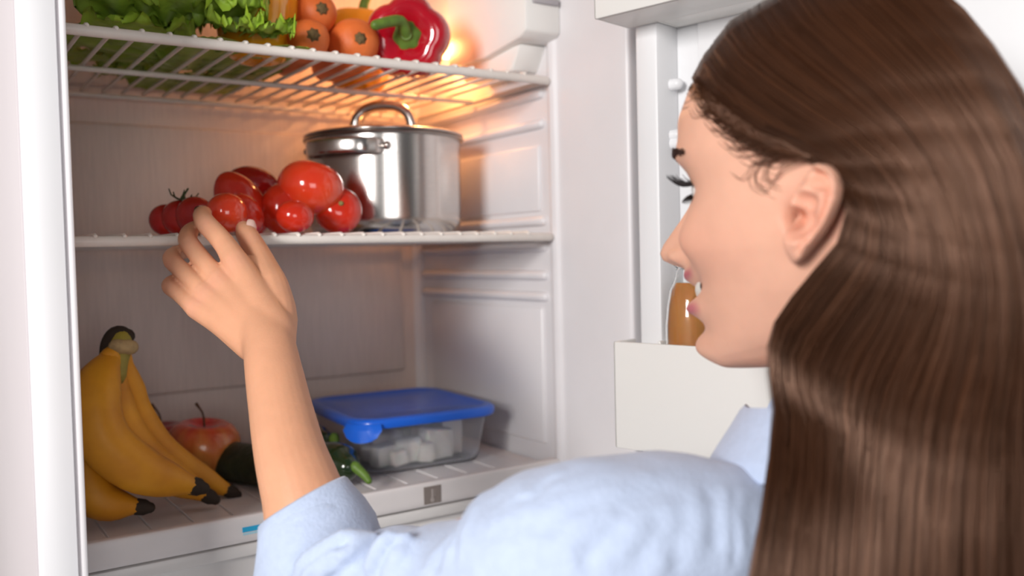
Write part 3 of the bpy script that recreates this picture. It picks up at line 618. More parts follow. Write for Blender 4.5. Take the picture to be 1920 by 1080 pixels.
# pull tab at the front left corner
tb = []
for u in np.linspace(0, 1, 9):
    s_ = sin(pi*u); a = radians(192+72*u); tb.append((np.array([-0.0588+0.0325*cos(a), -0.0685+0.0325*sin(a)]), s_))
v = []
for (c, s_) in tb:
    d = nrm(c-np.array([-0.0588, -0.0685]))
    for z, o_ in ((H_+0.002, 0.0), (H_-0.004, 0.0035), (H_-0.004-0.013*s_**0.5, 0.0045), (H_-0.004-0.013*s_**0.5, 0.0025), (H_-0.004, 0.0010), (H_+0.002, -0.002)):
        v.append(np.append(c+d*o_, z))
v = np.array(v) @ Rz.T + BC; f = [(i*6+j, i*6+(j+1) % 6, (i+1)*6+(j+1) % 6, (i+1)*6+j) for i in range(8) for j in range(6)]+[tuple(range(5, -1, -1)), tuple(range(48, 54))]
mb = MB(); mb.add(v, f); mb.build('pull_tab', 'lid_blue', ld, 25)
rr_ = np.random.default_rng(5)
CH = [(-0.040, -0.050, .024, .018, .020, 20), (-0.012, -0.052, .026, .020, .024, -15), (0.022, -0.052, .030, .020, .030, 12), (0.046, -0.030, .022, .030, .036, 5), (0.030, -0.010, .030, .022, .040, 30), (-0.020, -0.015, .03, .024, .026, -30),
      (-0.035, 0.025, .03, .03, .022, 15), (0.010, 0.030, .034, .03, .03, 8), (0.045, 0.040, .024, .03, .03, -12), (-0.045, -0.025, .018, .02, .016, 40), (-0.028, -0.064, .016, .010, .016, 4), (0.004, -0.066, .015, .009, .020, -8)]
for i, (x, y, sx_, sy_, sz_, an) in enumerate(CH):
    v, f = bevbox(-sx_*.6, sx_*.6, -sy_*.55, sy_*.55, 0, sz_*1.15, 0.004, 2); v = np.array(v); v += rr_.normal(0, 0.0008, v.shape)
    a = radians(an); ra_ = np.array([[cos(a), -sin(a), 0], [sin(a), cos(a), 0], [0, 0, 1]]); tilt = rr_.uniform(-.12, .12)
    v = v @ ra_.T; v[:, 2] = np.maximum(v[:, 2]+v[:, 0]*tilt, 0)+0.0042
    v = (v+np.array([x, y, 0])) @ Rz.T + BC
    tag(make('cheese_chunk', v, f, 'cheese', None, 60), 'chunk of white cheese inside the plastic box', 'cheese', 'cheese in the plastic box')

# ------------------------------------------------------------------ bottle in the door rack
bc = D(0.060, 0.037, 1.3235); bo = thing('juice_bottle', bc, 'small glass bottle of orange-brown juice in the door rack', 'bottle')
pr = [(0.0035, 0.0), (0.0205, 0.0), (0.0232, 0.004), (0.0235, 0.03), (0.0236, 0.075), (0.0232, 0.110), (0.0215, 0.128), (0.0190, 0.142), (0.0150, 0.151), (0.0135, 0.157), (0.0135, 0.162), (0.0150, 0.1635), (0.0150, 0.1685), (0.0130, 0.170), (0.0115, 0.169), (0.0118, 0.157), (0.0135, 0.150), (0.0175, 0.141), (0.0200, 0.127), (0.0215, 0.110), (0.0218, 0.03), (0.021, 0.005), (0.0035, 0.003)]
mb = MB(); mb.add(*xf_pair(lathe(pr, 40), bc)); mb.build('glass_body', 'glass', bo, 50)
pr = [(0.002, 0.0034), (0.0205, 0.0056), (0.02145, 0.03), (0.02145, 0.110), (0.01965, 0.127), (0.0171, 0.141), (0.0135, 0.1478), (0.002, 0.1480)]
mb = MB(); mb.add(*xf_pair(lathe(pr, 40), bc)); mb.build('juice', 'juice', bo, 50)
# ------------------------------------------------------------------ the woman
H0 = CAM + RT*0.195 + UP*0.0359 + FW*0.525
_al = radians(38)
_rh, _fh = nrm(RT*np.array([1, 1, 0])), nrm(FW*np.array([1, 1, 0]))
HX = nrm(-_rh*cos(_al)+_fh*sin(_al)); HZ0 = np.array([0, 0, 1.0]); HY = np.cross(HZ0, HX)
HP = radians(-1.5); HXp = HX*cos(HP)+HZ0*sin(HP); HZ = -HX*sin(HP)+HZ0*cos(HP)
HM = np.stack([HXp, HY, HZ], 1)                      # head axes: face forward, her left, up
def Hd(p): return np.asarray(p, float) @ HM.T + H0
wm = thing('person', (0.43, 0.29, 0.0), 'woman with long brown hair in a light blue shirt reaching for a tomato', 'person')
g = lambda d, s: np.exp(-(d/s)**2)
def tabf(zs, vs, q):
    zz = np.linspace(min(zs), max(zs), 400); vv = np.interp(zz, zs, vs); k = np.exp(-(np.arange(-12, 13)/3.6)**2); k /= k.sum()
    vv = np.convolve(np.pad(vv, 12, mode='reflect', reflect_type='odd'), k, 'valid'); return np.interp(q, zz, vv)
ZT_ = [-.150, -.125, -.108, -.099, -.093, -.088, -.083, -.076, -.068, -.060, -.045, -.030, -.010, .010, .029, .047, .070, .090, .105, .116, .123, .127]
F_ = [.006, .008, .011, .018, .036, .062, .0790, .0865, .0885, .0895, .0925, .0935, .0930, .0910, .0905, .0985, .0985, .0905, .0765, .0560, .0350, .008]
B_ = [-.062, -.062, -.062, -.063, -.064, -.066, -.067, -.069, -.071, -.074, -.080, -.086, -.090, -.092, -.092, -.090, -.083, -.072, -.058, -.043, -.028, -.010]
W_ = [.030, .028, .025, .024, .0265, .0315, .0365, .0425, .0475, .0510, .0560, .0605, .0660, .0690, .0710, .0725, .0725, .0680, .0590, .0450, .0300, .008]
N_ = [2.0, 2.0, 2.0, 1.9, 1.85, 1.8, 1.8, 1.8, 1.8, 1.8, 1.8, 1.85, 2.1, 2.2, 2.3, 2.3, 2.2, 2.1, 2.0, 2.0, 2.0, 2.0]
def face_disp(y, z):
    a = np.abs(y)
    Nz = np.interp(z, [-.0255, -.0215, -.0185, -.0150, -.0105, -.0050, .004, .018, .032, .045], [0, .006, .0175, .0265, .0295, .0280, .0215, .0105, .0040, 0])
    wz = np.interp(z, [-.022, -.010, .010, .034], [.0125, .0115, .0085, .0075])
    d = Nz*np.exp(-(a/wz)**2.2)
    d += .0085*g(a-.0130, .0048)*g(z+.0125, .0058)
    d += -.0070*g(a-.0300, .0150)*g(z-.0285, .0100)
    d += .0055*g(a-.0310, .0135)*g(z-.0285, .0080)
    d += -.0022*g(a-.0310, .0110)*g(z-.0262, .0030)
    d += .0025*g(a-.0280, .0150)*g(z-.0480, .0065)
    d += .0085*g(y, .0190)*g(z+.0370, .0180)
    d += .0060*g(z-(-.0262+9*y*y), .0038)*np.exp(-(a/.0225)**4)
    d += .0066*g(z-(-.0478+7*y*y), .0048)*np.exp(-(a/.0205)**4)
    d += -.0085*g(z-(-.0368+11*y*y), .0042)*np.exp(-(a/.0235)**4)
    d += .0125*g(y, .0160)*g(z+.0730, .0120)
    d += -.0035*g(y, .0160)*g(z+.0590, .0050)
    d += .0110*g(a-.0370, .0140)*g(z+.0040, .0150)
    d += .0030*g(a-.0500, .0150)*g(z-.0080, .0130)
    d += -.0030*g(a-.0070, .0028)*g(z+.0195, .0030)
    return d
EX = .0050
zs = np.unique(np.concatenate([np.linspace(-.150, -.095, 18), np.linspace(-.095, .060, 175), np.linspace(.060, .127, 40)]))
nth = 260; th = np.linspace(-pi, pi, nth, endpoint=False); th = th-0.42*np.sin(th)*0.9
Fz, Bz, Wz, Nn = (tabf(ZT_, q, zs) for q in (F_, B_, W_, N_))
rings = []
for i, z in enumerate(zs):
    cx = -0.004 if z > -.03 else -0.004+(-.03-z)*0.10
    c_, s_ = np.cos(th), np.sin(th); ex = 2/Nn[i]
    x = np.where(c_ > 0, cx+(Fz[i]-cx)*np.abs(c_)**ex, cx-(cx-Bz[i])*np.abs(c_)**0.95)
    y = Wz[i]*np.sign(s_)*np.abs(s_)**np.where(c_ > 0, ex, 0.95)
    fm = np.clip((c_-0.05)/0.35, 0, 1)
    x = x+face_disp(y, np.full(nth, z))*fm*fm*(3-2*fm)
    y = y-np.sign(y)*.019*g(x-EX, .0046)*g(z-.003, .0062)*(np.abs(y) > .04)
    zj = z+.26*np.clip(.078-x, 0, .085)*np.clip((-.034-z)/.045, 0, 1)*np.clip((z+.150)/.03, 0, 1)      # the jaw line climbs from chin to ear
    rings.append(np.stack([x, y, zj], 1))
hv, hf = rings_mesh(rings)
raw = MB(); raw.add(Hd(hv), hf)
# ears
EO = [(-3, 6), (-3.5, 13), (-1.5, 21), (4, 28), (12, 32), (20, 31), (25.5, 25), (27, 15), (25, 5), (21.5, -5), (16.5, -14), (11.5, -22), (6, -27), (1, -27.5), (-3, -22), (-4, -14), (-4, -5)]
eo = np.array(EO+[EO[0]], float)*0.00090
def ear(side):
    n = 96; cl = catmull(np.vstack([eo, eo[1:2]])[:len(eo)], n+1)[:-1]
    ang = np.arctan2(cl[:, 1], cl[:, 0]); ct = np.array([0.003, -0.001])
    back = np.clip((cl[:, 0]+0.001)/0.010, 0, 1)                        # 0 at the cheek side, 1 along the free rim
    lobe = np.clip((-cl[:, 1]-0.014)/0.008, 0, 1)
    top = []
    for t in (0.02, .06, .10, .14, .18, .22, .26, .30, .34, .38, .42, .46, .50, .54, .58, .62, .66, .70, .74, .78, .82, .86, .90, .93, .96, .98, 1.0):
        p = ct+(cl-ct)*t; U, V = p[:, 0]*1000, p[:, 1]*1000
        el = lambda cx, cy, ax, ay, k=4: np.exp(-((((U-cx)/ax)**2+((V-cy)/ay)**2)**(k/2)))
        w_ = .0012-.0165*el(0.5, -1.5, 3.6, 5.2)-.0075*el(7, -1.5, 8.0, 8.5)-.0050*el(7.5, 9.0, 6.5, 4.0)-.0035*el(13, 20, 6, 4.5)-.0050*el(8.5, 24.5, 5.5, 2.0)
        w_ = w_+back*(1-lobe)*(.0052*g(t-.94, .075)-.0030*g(t-.79, .065)+.0026*g(t-.62, .09)*(V < 16))
        w_ = w_+.0040*el(-4.5, -1.5, 3.2, 5.0, 2)+.0026*el(6.0, -12.5, 5.0, 3.0, 2)+.0022*el(4, 6.0, 6.0, 1.8, 2)
        w_ = w_-(1-back)*.0125*np.clip((t-.66)/.34, 0, 1)**1.4+lobe*.0012*g(t-.6, .3)-(.0018 if t == 1.0 else 0)
        top.append(np.column_stack([p, w_]))
    bot = []
    for t in (1.0, .97, .85, .6, .3, .05):
        p = ct+(cl-ct)*t; bot.append(np.column_stack([p, np.full(n, -.0018 if t == 1 else -.0042-.026*(t < .75))-.0085*(1-back)*(t > .5)]))
    v, f = rings_mesh(top+bot)
    be = radians(9); tl = radians(15)
    u = np.array([-cos(be)*cos(tl), sin(be)*side, -sin(tl)]); vv = np.array([-sin(tl), .05*side, cos(tl)]); vv = nrm(vv-nrm(u)*np.dot(nrm(u), vv)); u2 = nrm(u)
    wv = np.cross(vv, u2)*(1 if np.dot(np.cross(vv, u2), [0, side, 0]) > 0 else -1)
    q = v[:, :1]*u2+v[:, 1:2]*vv+v[:, 2:]*wv+np.array([EX, .0770*side, .0045])
    return q, (f if side > 0 else [p[::-1] for p in f])
for sd in (1, -1):
    v, f = ear(sd); raw.add(Hd(v), f)
EARC = Hd((-.006, .0750, .001))
# neck, shoulders and left arm under the shirt
NB = np.array([0.452, 0.315, 1.360])
raw.add(*sweep(catmull([Hd((-.014, 0, -.03)), Hd((-.020, 0, -.09)), NB, NB+np.array([-.002, .005, -.10])], 14), np.linspace(.048, .056, 14), n=24))
SH = P(1110, 1050, 0.478); EL = P(614, 1138, 0.590)
raw.add(*sweep(catmull([NB+np.array([0, 0, -.06]), (NB+SH)/2+np.array([0, 0, -.035]), SH, SH*.5+EL*.5, EL], 16), np.linspace(.040, .034, 16), n=20))
raw.add(*sweep(catmull([NB+np.array([0, 0, -.06]), NB+np.array([.06, -.015, -.060]), NB+np.array([.115, -.03, -.075]), np.array([.580, .27, 1.18]), np.array([.585, .28, 1.06])], 16), np.linspace(.04, .030, 16), n=20))
fa = [(EL, .034), (P(590, 1010, .592), .0310), (P(567, 925, .600), .0266), (P(544, 850, .616), .0240), (P(525, 760, .642), .0218), (P(513, 695, .662), .0205), (P(504, 648, .680), .0196), (P(486, 610, .697), .0165), (P(462, 578, .713), .012)]
raw.add(*sweep(catmull([q[0] for q in fa], 36), np.interp(np.linspace(0, 8, 36), range(9), [q[1] for q in fa]), n=28))
# hand: metacarpals, palm, thumb ball, then five separate fingers
def chain(pts, n=18, seg=16):
    p = catmull([P(a, b_, c) for a, b_, c, r in pts], n); r = np.interp(np.linspace(0, len(pts)-1, n), range(len(pts)), [q[3] for q in pts]); raw.add(*sweep(p, r, n=seg))
chain([(522, 640, .686, .0140), (516, 618, .690, .0150), (482, 560, .712, .0138), (440, 488, .734, .0106)])
chain([(500, 640, .688, .0165), (457, 580, .708, .0145), (411, 525, .730, .0108)])
chain([(488, 645, .688, .0155), (435, 590, .706, .0134), (384, 549, .726, .0102)])
chain([(476, 648, .688, .0135), (418, 604, .704, .0116), (368, 576, .720, .0094)])
chain([(500, 625, .705, .0150), (450, 575, .728, .0150), (410, 540, .746, .0115)])
chain([(524, 645, .690, .0120), (524, 592, .708, .0140), (510, 540, .728, .0138), (497, 507, .748, .0120), (485, 480, .766, .0106), (472, 456, .784, .0100), (462, 438, .796, .0092), (457, 429, .803, .0072)])   # thumb
chain([(508, 580, .715, .0140), (484, 530, .735, .0125), (466, 500, .745, .0100)])
chain([(440, 488, .734, .0104), (424, 462, .746, .0090), (407, 441, .757, .0087), (387, 420, .768, .0086), (379, 406, .783, .0078), (380, 400, .796, .0069), (385, 399, .805, .0058)])                              # index
chain([(411, 525, .730, .0104), (390, 501, .742, .0085), (371, 478, .754, .0081), (353, 453, .766, .0082), (355, 437, .780, .0075), (367, 428, .797, .0068), (377, 424, .807, .0058)])                              # middle
chain([(384, 549, .726, .0098), (361, 527, .736, .0078), (341, 507, .746, .0074), (322, 487, .756, .0076), (330, 476, .770, .0070), (349, 470, .785, .0064), (361, 466, .795, .0056)])                              # ring
chain([(368, 576, .720, .0090), (350, 563, .728, .0070), (335, 550, .735, .0066), (318, 537, .744, .0067), (326, 528, .757, .0062), (343, 522, .769, .0057), (354, 518, .777, .0050)])                              # little finger
def evaluated(v, f, mods, name):
    me = bpy.data.meshes.new(name); me.from_pydata(np.asarray(v).tolist(), [], f); me.update(); o = bpy.data.objects.new(name, me); COL.objects.link(o)
    for fn in mods: fn(o)
    dg = bpy.context.evaluated_depsgraph_get(); dg.update(); m2 = bpy.data.meshes.new_from_object(o.evaluated_get(dg))
    n = len(m2.vertices); vv = np.empty(n*3); m2.vertices.foreach_get('co', vv); ff = [tuple(p.vertices) for p in m2.polygons]
    bpy.data.objects.remove(o); bpy.data.meshes.remove(me); bpy.data.meshes.remove(m2); return vv.reshape(-1, 3), ff
def remesh(s):
    def fn(o): m = o.modifiers.new('r', 'REMESH'); m.mode = 'VOXEL'; m.voxel_size = s
    return fn
def relax(n, fac=0.5):
    def fn(o): m = o.modifiers.new('s', 'SMOOTH'); m.iterations = n; m.factor = fac
    return fn
bv, bf = evaluated(raw.verts(), raw.f, [remesh(0.00115), relax(3)], 'body')
def edges_of(f):
    q = np.array([p for p in f if len(p) == 4]); return np.unique(np.sort(np.concatenate([q[:, [0, 1]], q[:, [1, 2]], q[:, [2, 3]], q[:, [3, 0]]]), axis=1), axis=0)
def local_relax(v, ed, spots, its):
    for _ in range(1):
        w_ = np.zeros(len(v))
        for c, r in spots: w_ = np.maximum(w_, np.clip(1.6*(1-np.linalg.norm(v-c, axis=1)/r), 0, 1))
        act = np.where(w_ > 0)[0]; m = np.zeros(len(v), bool); m[act] = True; e = ed[m[ed[:, 0]] | m[ed[:, 1]]]
        deg = np.zeros(len(v)); np.add.at(deg, e[:, 0], 1); np.add.at(deg, e[:, 1], 1); deg = np.maximum(deg, 1)
        for _i in range(its):
            acc = np.zeros_like(v); np.add.at(acc, e[:, 0], v[e[:, 1]]); np.add.at(acc, e[:, 1], v[e[:, 0]])
            v[act] += (w_[act]*0.6)[:, None]*(acc[act]/deg[act][:, None]-v[act])
    return v
ED = edges_of(bf)
bv = local_relax(bv, ED, [(P(506, 640, .668), .034), (P(535, 615, .675), .028), (P(478, 640, .672), .028)], 45)
bv = local_relax(bv, ED, [(P(455, 565, .698), .030), (P(430, 570, .700), .026)], 18)
L_ = (bv-H0) @ HM                                     # head coordinates of every skin point
base = np.array([0.76, 0.385, 0.230]); col = np.tile(base, (len(bv), 1))
def blend(mask, c): 
    global col
    m = np.clip(mask, 0, 1)[:, None]; col = col*(1-m)+np.array(c)*m
hx, hy, hz = L_[:, 0], L_[:, 1], L_[:, 2]; ishead = (np.abs(hy) < .1) & (hz > -.11) & (hz < .14) & (np.abs(hx) < .15)
blend(ishead*0.9, (0.80, 0.445, 0.320))
blend(ishead*0.30*g(np.abs(hy)-.042, .018)*g(hz+.008, .018)*(hx > .03), (0.78, 0.34, 0.24))
a_ = np.abs(hy)
lipU = g(hz-(-.0268+9*hy*hy), .0032)*np.exp(-(a_/.0235)**6)*(hx > .085); lipL = g(hz-(-.0478+7*hy*hy), .0046)*np.exp(-(a_/.0215)**6)*(hx > .085)
blend(ishead*np.clip(1.6*np.maximum(lipU, lipL)-.25, 0, 1), (0.56, 0.17, 0.19))
blend(ishead*g(hz-(-.0370+11*hy*hy), .0026)*np.exp(-(a_/.021)**6)*(hx > .08), (0.30, 0.07, 0.07))
de = np.linalg.norm(bv-EARC, axis=1); blend(ishead*0.30*g(de, .022)*(a_ > .066), (0.72, 0.28, 0.20))
for (px, py, z) in ((440, 492, .722), (409, 527, .718), (384, 552, .715), (364, 578, .712), (387, 421, .758), (357, 456, .755), (322, 491, .745), (318, 537, .737), (472, 458, .775)):
    d = np.linalg.norm(bv-P(px, py, z), axis=1); blend(0.30*g(d, .010), (0.78, 0.36, 0.26))
body = make('body', bv, bf, 'skin', wm, 180, col)

def nail(c, n_, fwd, wdt, lng):
    n_ = nrm(n_); fwd = nrm(np.asarray(fwd)-n_*np.dot(fwd, n_)); sd = np.cross(n_, fwd); v = []; k = 7; m = 8
    for lay in (0, -1):
        for j in range(m):
            t = -1+2*j/(m-1); w_ = wdt*(1-0.28*max(0, t)**3-0.12*max(0, -t)**3)
            for i in range(k):
                s_ = -1+2*i/(k-1); v.append(c+fwd*lng*t+sd*w_*s_+n_*(0.0009-0.0022*s_*s_-0.0009*max(0, t)**2+lay*0.0008))
    f = [(j*k+i, j*k+i+1, (j+1)*k+i+1, (j+1)*k+i) for j in range(m-1) for i in range(k-1)]; o_ = k*m
    f += [tuple(q+o_ for q in p[::-1]) for p in f]
    return make('fingernail', np.array(v), f, 'nail', wm, 180)
def snap(c, d):                                        # the skin point furthest along d near c
    q = bv[np.linalg.norm(bv-c, axis=1) < .010]; return q[np.argmax((q-c) @ d)]
tc_ = P(460, 433, .799); nd = nrm(RT*0.80+UP*0.42-FW*0.50); nail(snap(tc_, nd), nd, P(457, 424, .806)-P(468, 448, .788), .0052, .0068)
ic_ = P(380, 402, .796); nd = nrm(-RT*0.55+UP*0.75-FW*0.15); nail(snap(ic_, nd), nd, P(386, 399, .806)-P(378, 406, .786), .0044, .0058)
LF = L_[ishead & (hx > .055) & (hz > .03) & (hz < .07)]
# eyes, teeth, brows, lashes
for sd in (1, -1):
    c = np.array([.0705, .0305*sd, .0266]); v, f = ellipsoid((0, 0, 0), (.0116, .0116, .0116), (1, 0, 0), n=24, k=16); e = make('eye', Hd(v+c), f, 'eye_white', wm, 180)
    v, f = lathe([(.0002, .01175), (.003, .0114), (.0052, .0106), (.0054, .0102)], 20); v = xf(v, frame_to((1, -.02*sd, -.05)), c); make('iris', Hd(v), f, 'iris', e, 180)
    mb = MB(); r_ = np.random.default_rng(3)
    for i in range(30):
        t = i/29; y0 = .0195+.0235*t; z0 = .0296+.0022*sin(pi*t)-.0012*t; x0 = .0838-.0052*((y0-.031)/.012)**2*0.9-.0012*t
        ln = .0100+.0030*t; out = np.array([1.0-.25*t, .12+.65*t, 0]); out = nrm(out)
        p = [np.array([x0-.0012, y0, z0]), np.array([x0, y0, z0-.0003])+out*ln*.35, np.array([x0, y0, z0+.0016])+out*ln*.75, np.array([x0, y0, z0+.0050])+out*ln*(1+.1*r_.random())]
        p = np.array(p)+np.array([0, 0, .0006])*r_.normal(); p[:, 1] *= sd; mb.add(*sweep(Hd(catmull(p, 7)), np.linspace(.00046, .00012, 7), n=4))
    for i in range(18):
        t = i/17; y0 = .021+.021*t; z0 = .0234-.0010*sin(pi*t); x0 = .0825-.0050*((y0-.031)/.012)**2*.9
        out = nrm((1.0-.25*t, .12+.65*t, -.55)); p = np.array([np.array([x0-.001, y0, z0]), np.array([x0, y0, z0])+out*.003, np.array([x0, y0, z0-.0010])+out*.0058]); p[:, 1] *= sd
        mb.add(*sweep(Hd(catmull(p, 5)), np.linspace(.00034, .0001, 5), n=4))
    mb.build('eyelashes', 'lash', wm, 180)
    mb = MB()
    for i in range(330):
        t = r_.random(); y0 = .0110+.0390*t; z0 = .0440+.0062*sin(min(1, t*1.25)*pi*0.62)-.0040*max(0, t-.6)+r_.normal(0, .0021)*(1-.6*t)
        fx = np.interp(y0, [0, .02, .035, .05], [.1015, .1005, .0950, .0820]); ln = .006*(1-.3*t)
        j = np.argmin((LF[:, 1]-y0*sd)**2*4+(LF[:, 2]-z0)**2+(LF[:, 0]-fx)**2); s0_ = LF[j]
        d = nrm((-.55*t, (.75+.25*t), .55-.75*t)); p = np.array([s0_, s0_+np.array([.0011, 0, 0])+np.array([d[0], d[1]*sd, d[2]])*ln*.5, s0_+np.array([.0006, 0, 0])+np.array([d[0], d[1]*sd, d[2]])*ln])
        mb.add(*sweep(Hd(p), [.00042, .0004, .00012], n=4))
    mb.build('eyebrow', 'brow', wm, 180)
v = []
for z, dx in ((-.0290, -.0020), (-.0320, 0), (-.0355, .0004), (-.0392, -.0004), (-.0400, -.004), (-.0290, -.006)):
    for i in range(21):
        y = -.021+.042*i/20; v.append((.0968-.0000+dx-26*y*y-.0004*abs(sin(i*pi/2.6)), y, z+8*y*y))
f = [(j*21+i, j*21+i+1, (j+1)*21+i+1, (j+1)*21+i) for j in range(5) for i in range(20)]; make('teeth', Hd(np.array(v)), f, 'tooth', wm, 180)

# hair: guide locks from the parting, over the scalp, behind the ear and down the back
GK = [0.0, 0.14, 0.30, 0.50, 0.75, 1.0]
GD = [[(.0880, .012, .1000), (.0735, .044, .0890), (.0520, .0640, .0670), (.0270, .0735, .0480), (.0010, .0770, .0350), (-.0215, .0770, .0190), (-.0215, .0790, -.0060), (-.0030, .0800, -.0280), (.0140, .0800, -.0490), (.0190, .0800, -.0690), (.0130, .0900, -.0980), (.0090, .1170, -.1350), (.0140, .1380, -.1900), (.0200, .1530, -.3000)],
      [(.0820, .000, .1150), (.0690, .040, .1020), (.0460, .0680, .0780), (.0170, .0800, .0550), (-.0130, .0830, .0360), (-.0340, .0830, .0130), (-.0380, .0850, -.0130), (-.0240, .0850, -.0360), (-.0080, .0850, -.0570), (.0000, .0840, -.0770), (-.0080, .0890, -.1020), (-.0120, .1130, -.1400), (-.0120, .1310, -.2000), (-.0100, .1450, -.3050)],
      [(.0620, .000, .1320), (.0500, .044, .1180), (.0250, .0730, .0900), (-.0080, .0850, .0620), (-.0380, .0870, .0360), (-.0560, .0880, .0080), (-.0620, .0880, -.0210), (-.0560, .0880, -.0460), (-.0450, .0880, -.0680), (-.0370, .0880, -.0880), (-.0340, .0910, -.1120), (-.0340, .1070, -.1500), (-.0340, .1220, -.2100), (-.0340, .1350, -.3100)],
      [(.0250, .000, .1430), (.0120, .044, .1310), (-.0120, .0720, .1010), (-.0430, .0830, .0670), (-.0670, .0840, .0330), (-.0780, .0840, .0020), (-.0830, .0840, -.0270), (-.0820, .0840, -.0530), (-.0780, .0840, -.0760), (-.0730, .0840, -.0970), (-.0700, .0870, -.1220), (-.0680, .0970, -.1650), (-.0700, .1060, -.2300), (-.0700, .1160, -.3200)],
      [(-.0120, .000, .1440), (-.0260, .032, .1340), (-.0500, .0500, .1070), (-.0770, .0560, .0700), (-.0950, .0570, .0310), (-.1020, .0570, -.0020), (-.1050, .0560, -.0310), (-.1060, .0560, -.0580), (-.1050, .0550, -.0820), (-.1040, .0550, -.1030), (-.1050, .0560, -.1290), (-.1060, .0600, -.1760), (-.1100, .0660, -.2400), (-.1120, .0700, -.3300)],
      [(-.0330, .000, .1400), (-.0470, .002, .1310), (-.0670, .0, .1070), (-.0880, .0, .0690), (-.1030, .0, .0270), (-.1100, .0, -.0060), (-.1140, .0, -.0350), (-.1160, .0, -.0620), (-.1170, .0, -.0870), (-.1170, .0, -.1090), (-.1190, .0, -.1350), (-.1220, .0, -.1800), (-.1280, .0, -.2460), (-.1320, .0, -.3350)]]
GD = np.array(GD)
def guide(k):                                         # k in -1..1, sign is the side; |k| = 1 is the middle of the back
    a = abs(k); q = np.array([[np.interp(a, GK, GD[:, j, i]) for i in range(3)] for j in range(GD.shape[1])])
    if k < 0: q = q*np.array([1, -1, 1])
    return q
kk = np.concatenate([np.linspace(0, 1, 25), -np.linspace(1, 0, 25)[1:]]); NS = 24
cap = []
for k in kk:
    q = catmull(guide(k), NS); ctr = np.array([-.015, 0, 0])+np.array([0, 0, 1])*np.clip(q[:, 2], None, .045)[:, None]
    cap.append(ctr+(q-ctr)*0.945)
cv, cf = rings_mesh(cap, close=False, cap=False)
hr = make('hair', Hd(cv), cf, 'hair_under', wm, 180)
rh = np.random.default_rng(11)
def strands(n, krange, dep, rad, jit, seedcol, fly=0.0, sides=3, npts=22):
    V, Fc, Cc = [], [], []; th3 = np.arange(sides)*2*pi/sides; off = 0
    clump = rh.uniform(krange[0], krange[1], 90)
    for _ in range(n):
        k = rh.uniform(*krange); kc = clump[np.argmin(np.abs(clump-k))]; k2 = k+(kc-k)*0.55
        q0 = guide(k if abs(k) <= 1 else 1); q1 = guide(np.clip(k2, -1, 1)); mixw = np.linspace(0, 1, len(q0))[:, None]**1.2; q = q0*(1-mixw)+q1*mixw
        q = catmull(q, npts); ctr = np.array([-.015, 0, 0])+np.array([0, 0, 1])*np.clip(q[:, 2], None, .045)[:, None]
        s_ = 1-rh.uniform(0, dep)+0.010*sin(kc*97)*mixw[-1, 0]*np.linspace(0, 1, npts)[:, None]
        q = ctr+(q-ctr)*s_
        tt = np.linspace(0, 1, npts)[:, None]
        ph = rh.uniform(0, 6.28, 3); q = q+jit*(0.25+tt)*np.sin(tt*rh.uniform(3, 7)+ph)*np.array([1, 1, 0.3])*rh.normal(0, 1, 3)
        q[:, 2] *= 1+0.0*tt[:, 0]
        if fly: q = q+fly*np.sin(tt*pi)*rh.normal(0, 1, 3)*tt
        t0 = int(rh.uniform(0, 2.5)) if rh.random() < .5 else 0
        q = q[t0:]; m_ = len(q); tg = np.gradient(q, axis=0); tg /= np.linalg.norm(tg, axis=1)[:, None]
        a = np.cross(tg, [0.2, 0.9, 0.3]); a /= np.linalg.norm(a, axis=1)[:, None]; b_ = np.cross(tg, a)
        r = rad*np.interp(np.linspace(0, 1, m_), [0, .06, .8, 1], [.6, 1, 1, .35])*rh.uniform(.7, 1.2)
        vv = q[:, None, :]+r[:, None, None]*(np.cos(th3)[None, :, None]*a[:, None, :]+np.sin(th3)[None, :, None]*b_[:, None, :])
        V.append(vv.reshape(-1, 3)); i0 = np.arange(m_-1)[:, None]*sides+np.arange(sides)[None, :]; i1 = np.arange(m_-1)[:, None]*sides+(np.arange(sides)[None, :]+1) % sides
        Fc.append(np.stack([i0, i1, i1+sides, i0+sides], -1).reshape(-1, 4)+off); off += m_*sides
        sh = np.array([0.046, 0.0155, 0.0062])*(0.50+0.75*rh.random()); sh = sh+np.array([.024, .009, .003])*(rh.random() < .12); Cc.append(np.tile(sh, (m_*sides, 1)))
    return np.concatenate(V), np.concatenate(Fc).tolist(), np.concatenate(Cc)
v, f, c = strands(10500, (0.0, 1.0), 0.040, .00030, .0007, 0)
o = make('hair_strands', Hd(v), f, 'hair', hr, 180, c); o['kind'] = 'stuff'
v, f, c = strands(2600, (-1.0, -0.0), 0.045, .00038, .0013, 0)
o = make('hair_strands', Hd(v), f, 'hair', hr, 180, c); o['kind'] = 'stuff'
v, f, c = strands(90, (-0.9, 0.9), 0.02, .00013, .002, 0, fly=.008)
o = make('loose_strands', Hd(v), f, 'hair', hr, 180, c); o['kind'] = 'stuff'

